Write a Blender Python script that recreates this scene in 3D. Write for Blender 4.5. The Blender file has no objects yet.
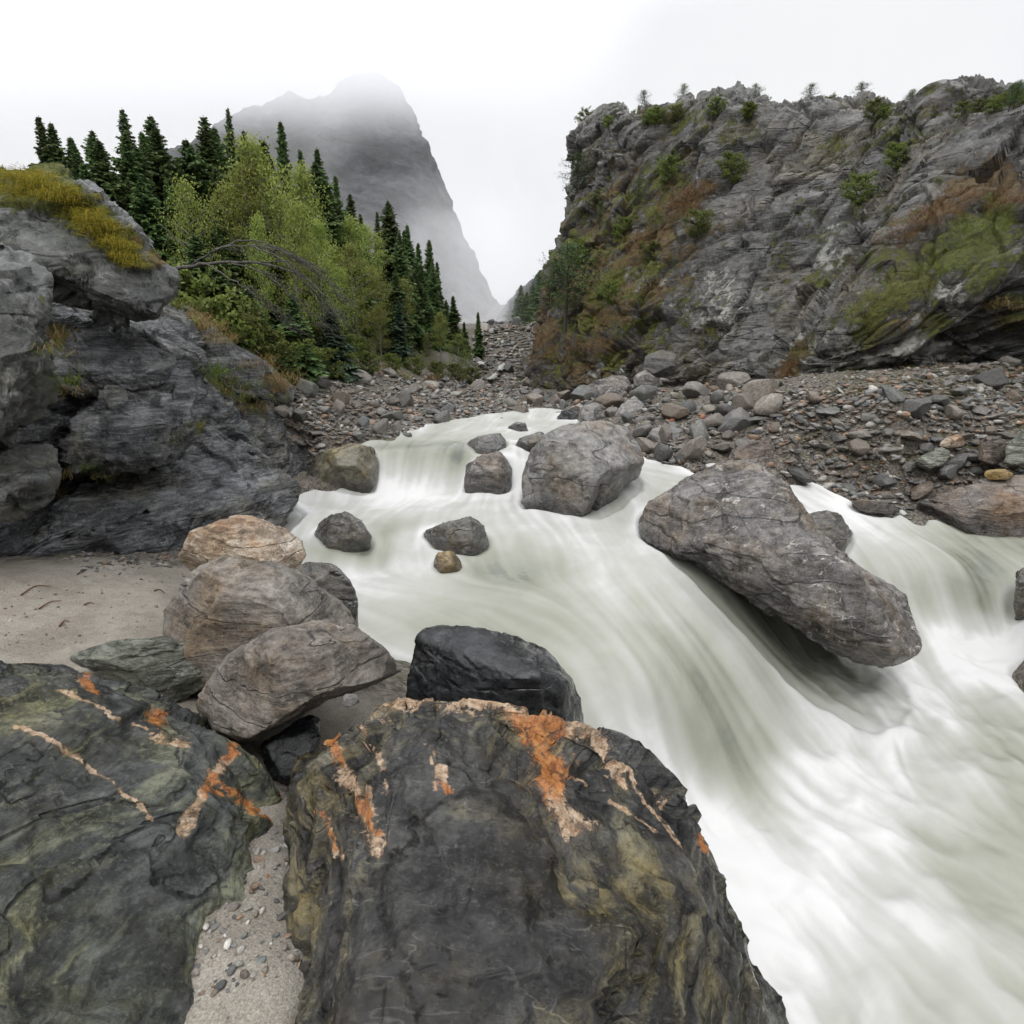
import bpy, bmesh, math, random
import numpy as np
from mathutils import Vector, Matrix
random.seed(7)
S = bpy.context.scene
COL = S.collection
# ------------------------------------------------------------------ camera
F = 569.0
TP = 160.0 / F
CP = 1 / math.sqrt(1 + TP * TP); SP = TP * CP
CR = np.array([1.0, 0, 0]); CF = np.array([0, CP, -SP]); CU = np.array([0, SP, CP])

def rdir(px, py):
    u = (np.asarray(px, float) - 512) / F; v = (512 - np.asarray(py, float)) / F
    return np.stack([u, CP + v * SP, -SP + v * CP], -1)
def atY(px, py, Y):
    d = rdir(px, py); return d * (np.asarray(Y, float) / d[..., 1])[..., None]
def atZ(px, py, Z):
    d = rdir(px, py); return d * (np.asarray(Z, float) / d[..., 2])[..., None]
def proj(P):
    P = np.asarray(P, float); w = P @ CF
    w = np.where(w < .05, .05, w)
    return 512 + F * (P @ CR) / w, 512 - F * (P @ CU) / w
# ------------------------------------------------------------------ noise
_rs = np.random.RandomState(11)
PERM = _rs.permutation(256); PERM = np.concatenate([PERM] * 4)
GR = _rs.normal(size=(256, 3)); GR /= np.linalg.norm(GR, axis=1)[:, None]
def perlin(P):
    P = np.asarray(P, float); I = np.floor(P).astype(np.int64); f = P - I; I &= 255
    u = f * f * f * (f * (f * 6 - 15) + 10)
    out = 0
    for dx in (0, 1):
        for dy in (0, 1):
            for dz in (0, 1):
                h = PERM[PERM[PERM[I[:, 0] + dx] + I[:, 1] + dy] + I[:, 2] + dz]
                g = GR[h]
                d = g[:, 0] * (f[:, 0] - dx) + g[:, 1] * (f[:, 1] - dy) + g[:, 2] * (f[:, 2] - dz)
                w = (u[:, 0] if dx else 1 - u[:, 0]) * (u[:, 1] if dy else 1 - u[:, 1]) * (u[:, 2] if dz else 1 - u[:, 2])
                out = out + w * d
    return out * 1.5
def fbm(P, o=5, gain=.5, lac=2.03):
    a = 1; s = 0; t = 0; P = np.asarray(P, float)
    for i in range(o):
        s = s + a * perlin(P + i * 17.3); t += a; a *= gain; P = P * lac
    return s / t
def ridge(P, o=4):
    a = 1; s = 0; t = 0; P = np.asarray(P, float)
    for i in range(o):
        s = s + a * (1 - 2 * np.abs(perlin(P + i * 9.7))); t += a; a *= .5; P = P * 2.1
    return s / t
def _h(I, k):
    I = I & 255
    return PERM[PERM[PERM[I[:, 0]] + I[:, 1]] + I[:, 2] + k * 37 % 200] / 255.0
def worley(P):
    """returns cell value 0..1, F2-F1"""
    P = np.asarray(P, float); I = np.floor(P).astype(np.int64)
    n = len(P); d1 = np.full(n, 9.); d2 = np.full(n, 9.); c = np.zeros(n)
    for dx in (-1, 0, 1):
        for dy in (-1, 0, 1):
            for dz in (-1, 0, 1):
                J = I + np.array([dx, dy, dz])
                q = J + np.stack([_h(J, 1), _h(J, 2), _h(J, 3)], 1)
                d = ((P - q) ** 2).sum(1) ** .5
                new = d < d1
                d2 = np.where(new, d1, np.minimum(d2, d))
                c = np.where(new, _h(J, 4), c); d1 = np.where(new, d, d1)
    return c, d2 - d1
def chips(P, k=0):
    """randomly tilted plane per cell: chipped, faceted relief (about -1..1)"""
    P = np.asarray(P, float) + k * 13.7; I = np.floor(P).astype(np.int64); n = len(P); d1 = np.full(n, 9.); best = np.zeros((n, 3)); cell = np.zeros((n, 3), dtype=np.int64); d2 = np.full(n, 9.)
    for dx in (-1, 0, 1):
        for dy in (-1, 0, 1):
            for dz in (-1, 0, 1):
                J = I + np.array([dx, dy, dz]); q = J + np.stack([_h(J, 1), _h(J, 2), _h(J, 3)], 1); d = ((P - q) ** 2).sum(1) ** .5
                new = d < d1; d2 = np.where(new, d1, np.minimum(d2, d)); d1 = np.where(new, d, d1)
                best = np.where(new[:, None], P - q, best); cell = np.where(new[:, None], J, cell)
    g = np.stack([_h(cell, 5), _h(cell, 6), _h(cell, 7)], 1) * 2 - 1
    return (best * g).sum(1) * 1.1 + (_h(cell, 4) - .5) * .8, d2 - d1
def strata(q, f, seed=0):
    """stepped profile across the bedding (q in layer frame)"""
    z = q[:, 2] * f + .35 * fbm(q * .8 + seed, 4); k = np.floor(z); fr = z - k; h = _h(np.stack([k.astype(np.int64), np.full(len(q), seed), 0 * k.astype(np.int64)], 1), 5)
    return (fr ** 1.5 - .4) * (.3 + h) + (h - .5) * .5
def sstep(a, b, x):
    t = np.clip((x - a) / (b - a), 0, 1); return t * t * (3 - 2 * t)
def frame_of(n):
    n = np.asarray(n, float); n = n / np.linalg.norm(n)
    a = np.cross([0.1, 1, 0], n); a /= np.linalg.norm(a); b = np.cross(n, a)
    return np.stack([a, b, n])       # rows: rotate world -> layer frame  P @ R.T
# ------------------------------------------------------------------ mesh helpers
def mk_mesh(name, V, Fc, smooth=True):
    V = np.ascontiguousarray(V, dtype=np.float32); me = bpy.data.meshes.new(name)
    Fc = np.asarray(Fc, dtype=np.int32); k = Fc.shape[1]; n = len(Fc)
    me.vertices.add(len(V)); me.vertices.foreach_set('co', V.ravel())
    me.loops.add(n * k); me.loops.foreach_set('vertex_index', np.ascontiguousarray(Fc).ravel())
    me.polygons.add(n); me.polygons.foreach_set('loop_start', np.arange(0, n * k, k, dtype=np.int32))
    me.polygons.foreach_set('loop_total', np.full(n, k, dtype=np.int32))
    me.polygons.foreach_set('use_smooth', np.full(n, smooth, dtype=bool))
    me.update(calc_edges=True); me.validate()
    return me
def add_attr(me, name, vals):
    a = me.attributes.new(name, 'FLOAT', 'POINT'); a.data.foreach_set('value', np.ascontiguousarray(vals, dtype=np.float32))
def add_col(me, name, rgb):
    rgba = np.ones((len(rgb), 4), dtype=np.float32); rgba[:, :3] = rgb
    a = me.attributes.new(name, 'FLOAT_COLOR', 'POINT'); a.data.foreach_set('color', rgba.ravel())
def link(name, me, mat=None, loc=(0, 0, 0), parent=None):
    o = bpy.data.objects.new(name, me); COL.objects.link(o); o.location = loc
    if mat is not None and me is not None:
        me.materials.clear(); me.materials.append(mat)
    if parent is not None: o.parent = parent
    return o
def tag(o, label=None, cat=None, group=None, kind=None):
    if label: o['label'] = label
    if cat: o['category'] = cat
    if group: o['group'] = group
    if kind: o['kind'] = kind
    return o
_ico = {}
def ico(n):
    if n not in _ico:
        bm = bmesh.new(); bmesh.ops.create_icosphere(bm, subdivisions=min(n, 5), radius=1)
        V = np.array([v.co[:] for v in bm.verts]); Fc = np.array([[v.index for v in f.verts] for f in bm.faces]); bm.free()
        for _ in range(max(0, n - 5)):
            E = np.sort(np.concatenate([Fc[:, [0, 1]], Fc[:, [1, 2]], Fc[:, [2, 0]]]), 1)
            U, inv = np.unique(E, axis=0, return_inverse=True); inv = inv.ravel(); m = len(Fc)
            M = (V[U[:, 0]] + V[U[:, 1]]); M /= np.linalg.norm(M, axis=1)[:, None]
            a, b, c = inv[:m] + len(V), inv[m:2 * m] + len(V), inv[2 * m:] + len(V)
            Fc = np.concatenate([np.stack([Fc[:, 0], a, c], 1), np.stack([Fc[:, 1], b, a], 1), np.stack([Fc[:, 2], c, b], 1), np.stack([a, b, c], 1)])
            V = np.concatenate([V, M])
        _ico[n] = (V, Fc)
    return _ico[n]
def vnormals(V, Fc):
    a, b, c = V[Fc[:, 0]], V[Fc[:, 1]], V[Fc[:, 2]]
    n = np.cross(b - a, c - a); N = np.zeros_like(V)
    for k in range(Fc.shape[1]): 
        for ax in range(3): N[:, ax] += np.bincount(Fc[:, k], n[:, ax], len(V))
    return N / (np.linalg.norm(N, axis=1)[:, None] + 1e-12)
def grid_faces(nu, nv):
    i = np.arange(nu * nv).reshape(nv, nu)
    return np.stack([i[:-1, :-1], i[:-1, 1:], i[1:, 1:], i[1:, :-1]], -1).reshape(-1, 4)
def catmull(A, n):
    """resample array A (k,...) along axis 0 to n samples"""
    k = len(A); t = np.linspace(0, k - 1, n); i = np.minimum(t.astype(int), k - 2); f = (t - i).reshape((-1,) + (1,) * (A.ndim - 1))
    g = lambda j: A[np.clip(j, 0, k - 1)]
    p0, p1, p2, p3 = g(i - 1), g(i), g(i + 1), g(i + 2)
    p0 = np.where((i == 0).reshape(f.shape), 2 * p1 - p2, p0); p3 = np.where((i == k - 2).reshape(f.shape), 2 * p2 - p1, p3)
    return .5 * (2 * p1 + (p2 - p0) * f + (2 * p0 - 5 * p1 + 4 * p2 - p3) * f ** 2 + (3 * p1 - p0 - 3 * p2 + p3) * f ** 3)
def loft(rows, nu, nv):
    """rows: list of rows of (px,py,Y)"""
    A = np.array(rows, float); P = atY(A[..., 0], A[..., 1], A[..., 2])
    P = catmull(P, nv); P = catmull(P.transpose(1, 0, 2), nu).transpose(1, 0, 2)
    return P
class RBF:
    def __init__(s, X, V):
        s.X = np.asarray(X, float); V = np.asarray(V, float)
        if V.ndim == 1: V = V[:, None]
        n = len(X); K = np.linalg.norm(s.X[:, None] - s.X[None], axis=2)
        P = np.c_[np.ones(n), s.X]; A = np.zeros((n + 3, n + 3)); A[:n, :n] = K + np.eye(n) * 1e-3; A[:n, n:] = P; A[n:, :n] = P.T
        s.W = np.linalg.solve(A, np.r_[V, np.zeros((3, V.shape[1]))])
    def __call__(s, Q):
        Q = np.asarray(Q, float); out = np.zeros((len(Q), s.W.shape[1])); n = len(s.X)
        for i in range(0, len(Q), 20000):
            q = Q[i:i + 20000]; K = np.linalg.norm(q[:, None] - s.X[None], axis=2)
            out[i:i + 20000] = K @ s.W[:n] + np.c_[np.ones(len(q)), q] @ s.W[n:]
        return out
def blur(A, r):
    A = A.astype(float)
    if r <= 0: return A
    k = np.exp(-.5 * (np.arange(-int(3 * r), int(3 * r) + 1) / r) ** 2); k /= k.sum(); h = len(k) // 2
    B = np.pad(A, ((h, h), (0, 0)), mode='edge'); A = sum(k[i] * B[i:i + A.shape[0]] for i in range(len(k)))
    B = np.pad(A, ((0, 0), (h, h)), mode='edge'); return sum(k[i] * B[:, i:i + A.shape[1]] for i in range(len(k)))
def bil(A, x, y):
    """A[row,col] sampled at float col x,row y"""
    x = np.clip(x, 0, A.shape[1] - 1.001); y = np.clip(y, 0, A.shape[0] - 1.001)
    i = x.astype(int); j = y.astype(int); fx = x - i; fy = y - j
    return (A[j, i] * (1 - fx) + A[j, i + 1] * fx) * (1 - fy) + (A[j + 1, i] * (1 - fx) + A[j + 1, i + 1] * fx) * fy
# ------------------------------------------------------------------ materials
class NT:
    def __init__(s, name):
        s.m = bpy.data.materials.new(name); s.m.use_nodes = True; s.t = s.m.node_tree; s.t.nodes.clear()
        s.out = s.n('ShaderNodeOutputMaterial')
    def n(s, ty, **kw):
        nd = s.t.nodes.new(ty)
        for k, v in kw.items(): setattr(nd, k, v)
        return nd
    def l(s, a, b): s.t.links.new(a, b)
    def sock(s, v, inp):
        if hasattr(v, 'is_output'): s.l(v, inp)
        elif isinstance(v, (tuple, list)) and len(v) == 3 and inp.type == 'RGBA': inp.default_value = (*v, 1)
        else: inp.default_value = v
    def coord(s, k='Object'): return s.n('ShaderNodeTexCoord').outputs[k]
    def mapping(s, vec, rot=(0, 0, 0), scale=(1, 1, 1), loc=(0, 0, 0)):
        m = s.n('ShaderNodeMapping'); m.inputs['Rotation'].default_value = rot; m.inputs['Scale'].default_value = scale; m.inputs['Location'].default_value = loc
        s.l(vec, m.inputs['Vector']); return m.outputs[0]
    def noise(s, vec, scale, detail=6, rough=.55, dist=0., lac=2.0):
        n = s.n('ShaderNodeTexNoise'); n.inputs['Scale'].default_value = scale; n.inputs['Detail'].default_value = detail
        n.inputs['Roughness'].default_value = rough; n.inputs['Distortion'].default_value = dist; n.inputs['Lacunarity'].default_value = lac
        s.l(vec, n.inputs['Vector']); return n.outputs['Fac']
    def voro(s, vec, scale, feature='F1', out='Distance', rnd=1.):
        n = s.n('ShaderNodeTexVoronoi', feature=feature); n.inputs['Scale'].default_value = scale; n.inputs['Randomness'].default_value = rnd
        s.l(vec, n.inputs['Vector']); return n.outputs[out]
    def math(s, op, a, b=0., clamp=False):
        n = s.n('ShaderNodeMath', operation=op, use_clamp=clamp); s.sock(a, n.inputs[0]); s.sock(b, n.inputs[1]); return n.outputs[0]
    def ramp(s, fac, stops, interp='LINEAR'):
        n = s.n('ShaderNodeValToRGB'); n.color_ramp.interpolation = interp; e = n.color_ramp.elements
        while len(e) < len(stops): e.new(.5)
        for i, (p, c) in enumerate(stops):
            e[i].position = p; e[i].color = (*c, 1) if isinstance(c, (tuple, list)) else (c, c, c, 1)
        s.l(fac, n.inputs[0]); return n.outputs[0]
    def rng(s, v, a, b, c=0., d=1.):
        n = s.n('ShaderNodeMapRange', interpolation_type='SMOOTHSTEP'); s.sock(v, n.inputs[0])
        for i, x in enumerate((a, b, c, d)): n.inputs[i + 1].default_value = x
        return n.outputs[0]
    def mix(s, f, a, b, mode='MIX'):
        n = s.n('ShaderNodeMix', data_type='RGBA', blend_type=mode); s.sock(f, n.inputs[0]); s.sock(a, n.inputs[6]); s.sock(b, n.inputs[7]); return n.outputs[2]
    def attr(s, name, out='Fac'):
        n = s.n('ShaderNodeAttribute', attribute_name=name); return n.outputs[out]
    def bump(s, h, strength, dist, normal=None):
        n = s.n('ShaderNodeBump'); n.inputs['Strength'].default_value = strength; n.inputs['Distance'].default_value = dist
        s.l(h, n.inputs['Height'])
        if normal is not None: s.l(normal, n.inputs['Normal'])
        return n.outputs[0]
    def bsdf(s, col, rough, normal=None, spec=.5, **kw):
        n = s.n('ShaderNodeBsdfPrincipled'); s.sock(col, n.inputs['Base Color']); s.sock(rough, n.inputs['Roughness']); n.inputs['Specular IOR Level'].default_value = spec
        if normal is not None: s.l(normal, n.inputs['Normal'])
        for k, v in kw.items(): s.sock(v, n.inputs[k])
        s.l(n.outputs[0], s.out.inputs[0]); return n

def rock_mat(name, dark, mid, light, lay=(0, 0, 1), ls=6., size=1., vein=(.6, .57, .52), vein_amt=.5, rough=(.25, .6), lichen=0., bump=.6,
             brown=None, paint=False, moss=False, layer_mix=.6, spec=.5, wv=.1, relief=1., film=0.):
    t = NT(name); co = t.coord('Object')
    q = Vector(lay).to_track_quat('Z', 'Y').inverted().to_euler('XYZ')
    warp = t.n('ShaderNodeVectorMath', operation='MULTIPLY_ADD')
    wn = t.n('ShaderNodeTexNoise'); wn.inputs['Scale'].default_value = 1.1 / size; wn.inputs['Detail'].default_value = 5; t.l(co, wn.inputs['Vector'])
    t.l(wn.outputs['Color'], warp.inputs[0]); warp.inputs[1].default_value = (wv * size,) * 3; t.l(co, warp.inputs[2])
    wc = warp.outputs[0]
    L = t.mapping(wc, rot=q, scale=(1, 1, ls)); Lf = t.mapping(wc, rot=q, scale=(1, 1.4, ls * 1.5), loc=(3, 1, 7))
    n1 = t.noise(L, 1.3 / size, 9, .66); n2 = t.noise(Lf, 4. / size, 8, .72)
    n3 = t.noise(co, .9 / size, 6, .62); n4 = t.noise(co, 38 / size, 6, .8); n5 = t.noise(co, 6 / size, 10, .74)
    a = t.mix(layer_mix, n5, n1); a = t.mix(.4, a, n2)
    c = t.ramp(a, [(.38, dark), (.47, mid), (.54, tuple(x * .55 + y * .45 for x, y in zip(mid, light))), (.63, light)])
    c = t.mix(t.rng(n3, .4, .62, 0, .75), c, t.mix(1., c, (.42, .42, .44), 'MULTIPLY'))
    if brown:
        c = t.mix(t.rng(t.noise(t.mapping(co, loc=(5, 2, 9)), 1.1 / size, 8, .72), .45, .62, 0, .85), c, t.mix(1., c, brown, 'MULTIPLY'))
    c = t.mix(t.rng(n4, .5, .72, 0, .5), c, light)
    c = t.mix(t.rng(n4, .5, .3, 0, .6), c, dark)
    # hairline fractures: along the layers and across them
    k1 = t.rng(t.math('ABSOLUTE', t.math('SUBTRACT', t.noise(t.mapping(wc, rot=q, scale=(.35, .35, ls * .6), loc=(1, 8, 4)), 1.5 / size, 2, .4), .5)), 0., .012, 1, 0)
    k2 = t.rng(t.math('ABSOLUTE', t.math('SUBTRACT', t.noise(t.mapping(co, rot=(.3, 1.2, .5), scale=(1.6, .3, .45)), 1.1 / size, 2, .4, 0.), .5)), 0., .008, 1, 0)
    crack = t.math('MULTIPLY', t.math('MAXIMUM', k1, t.math('MULTIPLY', k2, t.rng(n3, .46, .6, 0, .6))), t.rng(n5, .4, .52))
    c = t.mix(t.math('MULTIPLY', crack, .75), c, (.010, .010, .011))
    vn = t.math('ABSOLUTE', t.math('SUBTRACT', t.noise(t.mapping(wc, loc=(3, 7, 1), rot=(.4, .9, .2), scale=(.6, 2.3, .8)), 2. / size, 4, .5, .15), .5))
    vmask = t.math('MULTIPLY', t.rng(vn, 0., .013, 1, 0), t.rng(n3, .42, .58, 0, vein_amt))
    vmask = t.math('MULTIPLY', vmask, t.rng(n5, .42, .58))
    c = t.mix(vmask, c, vein)
    if lichen > 0:
        ln = t.math('ADD', t.noise(co, 5 / size, 11, .8), t.math('MULTIPLY', t.attr('lich'), .16)); c = t.mix(t.rng(ln, .70 - lichen * .2, .74 - lichen * .2, 0, .8), c, (.36, .36, .32))
    wet = t.attr('wet')
    c = t.mix(t.math('MULTIPLY', wet, .8), c, t.mix(1., c, (.22, .22, .225), 'MULTIPLY'))
    pm = 0.
    if paint:
        bn = t.noise(t.mapping(wc, rot=q, scale=(.22, .22, ls * 1.3), loc=(4, 4, 2)), 1.5 / size, 5, .6)
        c = t.mix(t.rng(bn, .49, .56, 0, .75), c, t.mix(1., c, (2.3, 2.15, 1.5), 'MULTIPLY')); c = t.mix(t.rng(bn, .46, .40, 0, .6), c, t.mix(1., c, (.4, .4, .42), 'MULTIPLY'))
        pv = t.attr('vein'); nz = t.noise(co, 13, 12, .8, .6); nz2 = t.noise(t.mapping(wc, rot=q, scale=(1, 1, ls)), 5, 8, .75)
        edge = t.math('ADD', pv, t.math('MULTIPLY', t.math('SUBTRACT', t.math('ADD', t.math('MULTIPLY', nz, .6), t.math('MULTIPLY', nz2, .4)), .5), 4.6))
        gate = t.rng(pv, .02, .25); pm = t.math('MULTIPLY', t.rng(edge, .5, .6), gate)
        fine = t.noise(co, 22, 10, .8, .4)
        pc = t.ramp(fine, [(.3, (.02, .016, .013)), (.4, (.16, .09, .05)), (.5, (.36, .25, .16)), (.6, (.5, .4, .29)), (.74, (.62, .54, .45))])
        po = t.ramp(fine, [(.3, (.03, .010, .005)), (.42, (.18, .055, .014)), (.52, (.36, .135, .032)), (.62, (.44, .22, .075)), (.75, (.62, .48, .3))])
        pc = t.mix(t.rng(t.math('ADD', t.attr('rust'), t.math('MULTIPLY', t.math('SUBTRACT', nz, .5), 1.2)), .3, .6), pc, po)
        c = t.mix(t.math('MULTIPLY', t.rng(t.math('ADD', pv, t.math('MULTIPLY', t.math('SUBTRACT', nz, .5), 1.)), .15, .75), .55), c, t.mix(1., c, (2.6, 1.5, .75), 'MULTIPLY'))
        pm = t.math('MULTIPLY', pm, t.rng(n2, .36, .48, .25, 1.)); c = t.mix(t.math('MULTIPLY', pm, .88), c, pc)
    # chipped fracture faces: a randomly tilted plane in every cell
    def facets(sc, mp):
        v = t.n('ShaderNodeTexVoronoi'); v.inputs['Scale'].default_value = sc; t.l(mp, v.inputs['Vector'])
        sc_ = t.n('ShaderNodeVectorMath', operation='SCALE'); t.l(mp, sc_.inputs[0]); sc_.inputs['Scale'].default_value = sc
        ps = t.n('ShaderNodeVectorMath', operation='SCALE'); t.l(v.outputs['Position'], ps.inputs[0]); ps.inputs['Scale'].default_value = sc
        df = t.n('ShaderNodeVectorMath', operation='SUBTRACT'); t.l(sc_.outputs[0], df.inputs[0]); t.l(ps.outputs[0], df.inputs[1])
        cc = t.n('ShaderNodeVectorMath', operation='SUBTRACT'); t.l(v.outputs['Color'], cc.inputs[0]); cc.inputs[1].default_value = (.5, .5, .5)
        dt = t.n('ShaderNodeVectorMath', operation='DOT_PRODUCT'); t.l(df.outputs[0], dt.inputs[0]); t.l(cc.outputs[0], dt.inputs[1]); return dt.outputs['Value']
    f1 = facets(2.6 / size, t.mapping(wc, rot=q, scale=(1, 1.2, ls * .45))); f2 = facets(7.5 / size, t.mapping(wc, rot=q, scale=(1, 1.2, ls * .35), loc=(2, 5, 1)))
    h = t.math('ADD', t.math('MULTIPLY', f1, .75), t.math('MULTIPLY', f2, .32))
    h = t.math('ADD', h, t.math('MULTIPLY', n1, .45 * relief)); h = t.math('ADD', h, t.math('MULTIPLY', n2, .25 * relief)); h = t.math('ADD', h, t.math('MULTIPLY', n5, .4 * relief)); h = t.math('SUBTRACT', h, t.math('MULTIPLY', crack, .3))
    h2 = t.math('ADD', h, t.math('MULTIPLY', n4, .10 * relief))
    r = t.rng(t.math('ADD', t.math('MULTIPLY', n5, .55), t.math('MULTIPLY', n2, .45)), .4, .6, rough[0], rough[1])
    r = t.math('SUBTRACT', r, t.math('MULTIPLY', wet, .2)); r = t.math('MAXIMUM', r, .08)
    if moss:
        mo = t.attr('moss'); hue = t.attr('hue')
        me = t.math('ADD', mo, t.math('MULTIPLY', t.math('SUBTRACT', t.noise(co, 3.4 / size, 12, .84), .5), 2.9)); mm = t.rng(me, .42, .56)
        mm = t.math('MULTIPLY', mm, t.rng(mo, .02, .2))
        fine = t.noise(co, 22 / size, 8, .85)
        g = t.ramp(fine, [(.3, (.014, .022, .004)), (.48, (.105, .12, .010)), (.7, (.31, .32, .04))])
        b = t.ramp(fine, [(.3, (.035, .02, .008)), (.48, (.15, .095, .035)), (.7, (.32, .23, .09))])
        hm = t.rng(t.math('ADD', hue, t.math('MULTIPLY', t.math('SUBTRACT', t.noise(co, 1.6 / size, 6, .7), .5), 1.6)), .4, .6)
        c = t.mix(t.math('MULTIPLY', mm, .92), c, t.mix(hm, g, b))
        r = t.math('MAXIMUM', r, t.math('MULTIPLY', mm, .9))
        h2 = t.math('ADD', h2, t.math('MULTIPLY', mm, t.math('MULTIPLY', fine, 1.2)))
    nb = t.bump(h2, bump, .11 * size)
    p = t.bsdf(c, r, nb, spec=spec)
    fm = t.math('MULTIPLY', t.rng(t.math('ADD', t.math('MULTIPLY', n5, .5), t.math('MULTIPLY', n3, .5)), .48, .56), film) if film else 0.
    fm = t.math('MAXIMUM', fm, t.math('MULTIPLY', wet, .8))
    t.l(fm, p.inputs['Coat Weight']); p.inputs['Coat Roughness'].default_value = .07; p.inputs['Coat IOR'].default_value = 1.45
    hb = t.math('ADD', t.math('MULTIPLY', f1, 1.), t.math('MULTIPLY', f2, .5)); hb = t.math('ADD', hb, t.math('MULTIPLY', n2, .35)); t.l(t.bump(hb, 1., .2 * size), p.inputs['Coat Normal'])
    return t.m

def stone_mat(name, attr=False):
    """many stones: hue from object random or a per-stone colour attribute"""
    t = NT(name); co = t.coord('Object')
    if attr: base = t.attr('col', 'Color')
    else:
        oi = t.n('ShaderNodeObjectInfo')
        base = t.ramp(oi.outputs['Random'], [(0, (.045, .046, .045)), (.2, (.085, .083, .078)), (.38, (.12, .105, .09)), (.5, (.06, .068, .064)), (.63, (.15, .14, .125)), (.75, (.09, .07, .052)), (.88, (.2, .185, .16)), (1, (.07, .075, .08))])
    n1 = t.noise(t.mapping(co, scale=(1, 1, 5)), 5, 7, .65); n2 = t.noise(co, 28, 6, .75); n3 = t.noise(co, 2.5, 4, .6)
    c = t.mix(1., base, t.ramp(n1, [(.3, .45), (.5, 1.2), (.7, 2.3)]), 'MULTIPLY')
    c = t.mix(1., c, t.ramp(n2, [(.3, .6), (.5, 1.), (.72, 1.5)]), 'MULTIPLY')
    c = t.mix(t.rng(n3, .5, .65, 0, .35), c, (.09, .06, .04))
    h = t.math('ADD', n1, t.math('MULTIPLY', n2, .35))
    t.bsdf(c, t.rng(n1, .35, .65, .25, .6), t.bump(h, .5, .05), spec=.45)
    return t.m

def leaf_mat(name, a, b, transl=.35, attr=True):
    t = NT(name); oi = t.n('ShaderNodeObjectInfo')
    v = t.attr('shade') if attr else oi.outputs['Random']
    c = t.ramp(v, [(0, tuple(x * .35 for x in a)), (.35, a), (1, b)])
    hs = t.n('ShaderNodeHueSaturation'); t.l(c, hs.inputs['Color'])
    t.l(t.rng(oi.outputs['Random'], 0, 1, .485, .515), hs.inputs['Hue']); t.l(t.rng(oi.outputs['Random'], 0, 1, .7, 1.25), hs.inputs['Value'])
    d = t.n('ShaderNodeBsdfPrincipled'); t.l(hs.outputs[0], d.inputs['Base Color']); d.inputs['Roughness'].default_value = .6; d.inputs['Specular IOR Level'].default_value = .25
    tr = t.n('ShaderNodeBsdfTranslucent'); t.l(hs.outputs[0], tr.inputs[0])
    mx = t.n('ShaderNodeMixShader'); mx.inputs[0].default_value = transl; t.l(d.outputs[0], mx.inputs[1]); t.l(tr.outputs[0], mx.inputs[2]); t.l(mx.outputs[0], t.out.inputs[0])
    return t.m
def bark_mat(name, a, b):
    t = NT(name); co = t.coord('Object'); n = t.noise(t.mapping(co, scale=(1, 1, .2)), 14, 6, .7)
    t.bsdf(t.ramp(n, [(.3, a), (.7, b)]), .85, t.bump(n, .6, .04), spec=.2); return t.m

M = {}
LN = (.68, -.15, .72)      # bedding of the left side
RN = (-.62, -.3, .72)     # bedding of the right cliff
M['ledge'] = rock_mat('wet_slate', (0.00784, 0.00896, 0.01008), (0.05184, 0.0553, 0.0576), (0.2821, 0.295, 0.3035), LN, 6, 1.1, rough=(.10, .34), bump=.8, moss=True, vein_amt=.25, brown=(.85, .76, .55), layer_mix=.8, spec=.35, film=.9)
M['block'] = rock_mat('grey_green_rock', (0.0112, 0.01344, 0.01232), (0.06358, 0.06936, 0.06474), (0.2016, 0.2088, 0.1944), LN, 2.5, 1.4, rough=(.25, .55), bump=.8, moss=True, vein_amt=.3, brown=(.85, .78, .55), film=.4)
M['cliff'] = rock_mat('cliff_rock', (0.00784, 0.00784, 0.00728), (0.06647, 0.06531, 0.06011), (0.2565, 0.2529, 0.2387), RN, 5, 3.0, rough=(.3, .65), bump=.9, lichen=.3, moss=True, brown=(.9, .76, .52), vein_amt=.3, layer_mix=.7, film=.35)
M['front_dark'] = rock_mat('dark_wet_schist', (0.00336, 0.0042, 0.0042), (0.0162, 0.0189, 0.01755), (0.1224, 0.1332, 0.126), (.35, -.3, .88), 5, .7, rough=(.06, .26), bump=.75, paint=True, brown=(1.1, 1.0, .6), vein_amt=.1, layer_mix=.7, spec=.3, relief=.6, film=.9)
M['front_vein'] = rock_mat('veined_schist', (0.00336, 0.00336, 0.00378), (0.0135, 0.01395, 0.01395), (0.1008, 0.09936, 0.09), (.25, -.2, .94), 6, .6, rough=(.05, .24), bump=.7, paint=True, spec=.3, brown=(1.2, 1.0, .55), vein_amt=.1, layer_mix=.7, relief=.6, film=.9)
M['black_wet'] = rock_mat('black_wet_rock', (0.00336, 0.00384, 0.00432), (0.01031, 0.01155, 0.01279), (0.063, 0.06615, 0.0693), (.3, -.2, .9), 2, .7, rough=(.04, .2), bump=.6, vein_amt=.1, spec=.3, relief=.5, film=1.)
M['brown'] = rock_mat('brown_rock', (0.021, 0.0182, 0.0154), (0.136, 0.1173, 0.09775), (0.3864, 0.3542, 0.3082), (.45, -.4, .8), 4, .8, rough=(.3, .6), bump=.8, vein_amt=.6, brown=(.9, .7, .46), film=.25)
M['green'] = rock_mat('green_schist', (0.0144, 0.0176, 0.012), (0.08, 0.088, 0.0624), (0.342, 0.3515, 0.2945), (.05, -.35, .93), 8, .6, rough=(.2, .5), bump=.8, vein_amt=.5, layer_mix=.85, film=.4)
M['quartz_brown'] = rock_mat('quartz_brown_rock', (.03, .018, .01), (.24, .17, .105), (.68, .62, .52), (.5, -.3, .8), 3, .6, rough=(.35, .65), bump=.8, vein=(.75, .7, .63), vein_amt=.9, brown=(.8, .52, .28))
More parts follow.
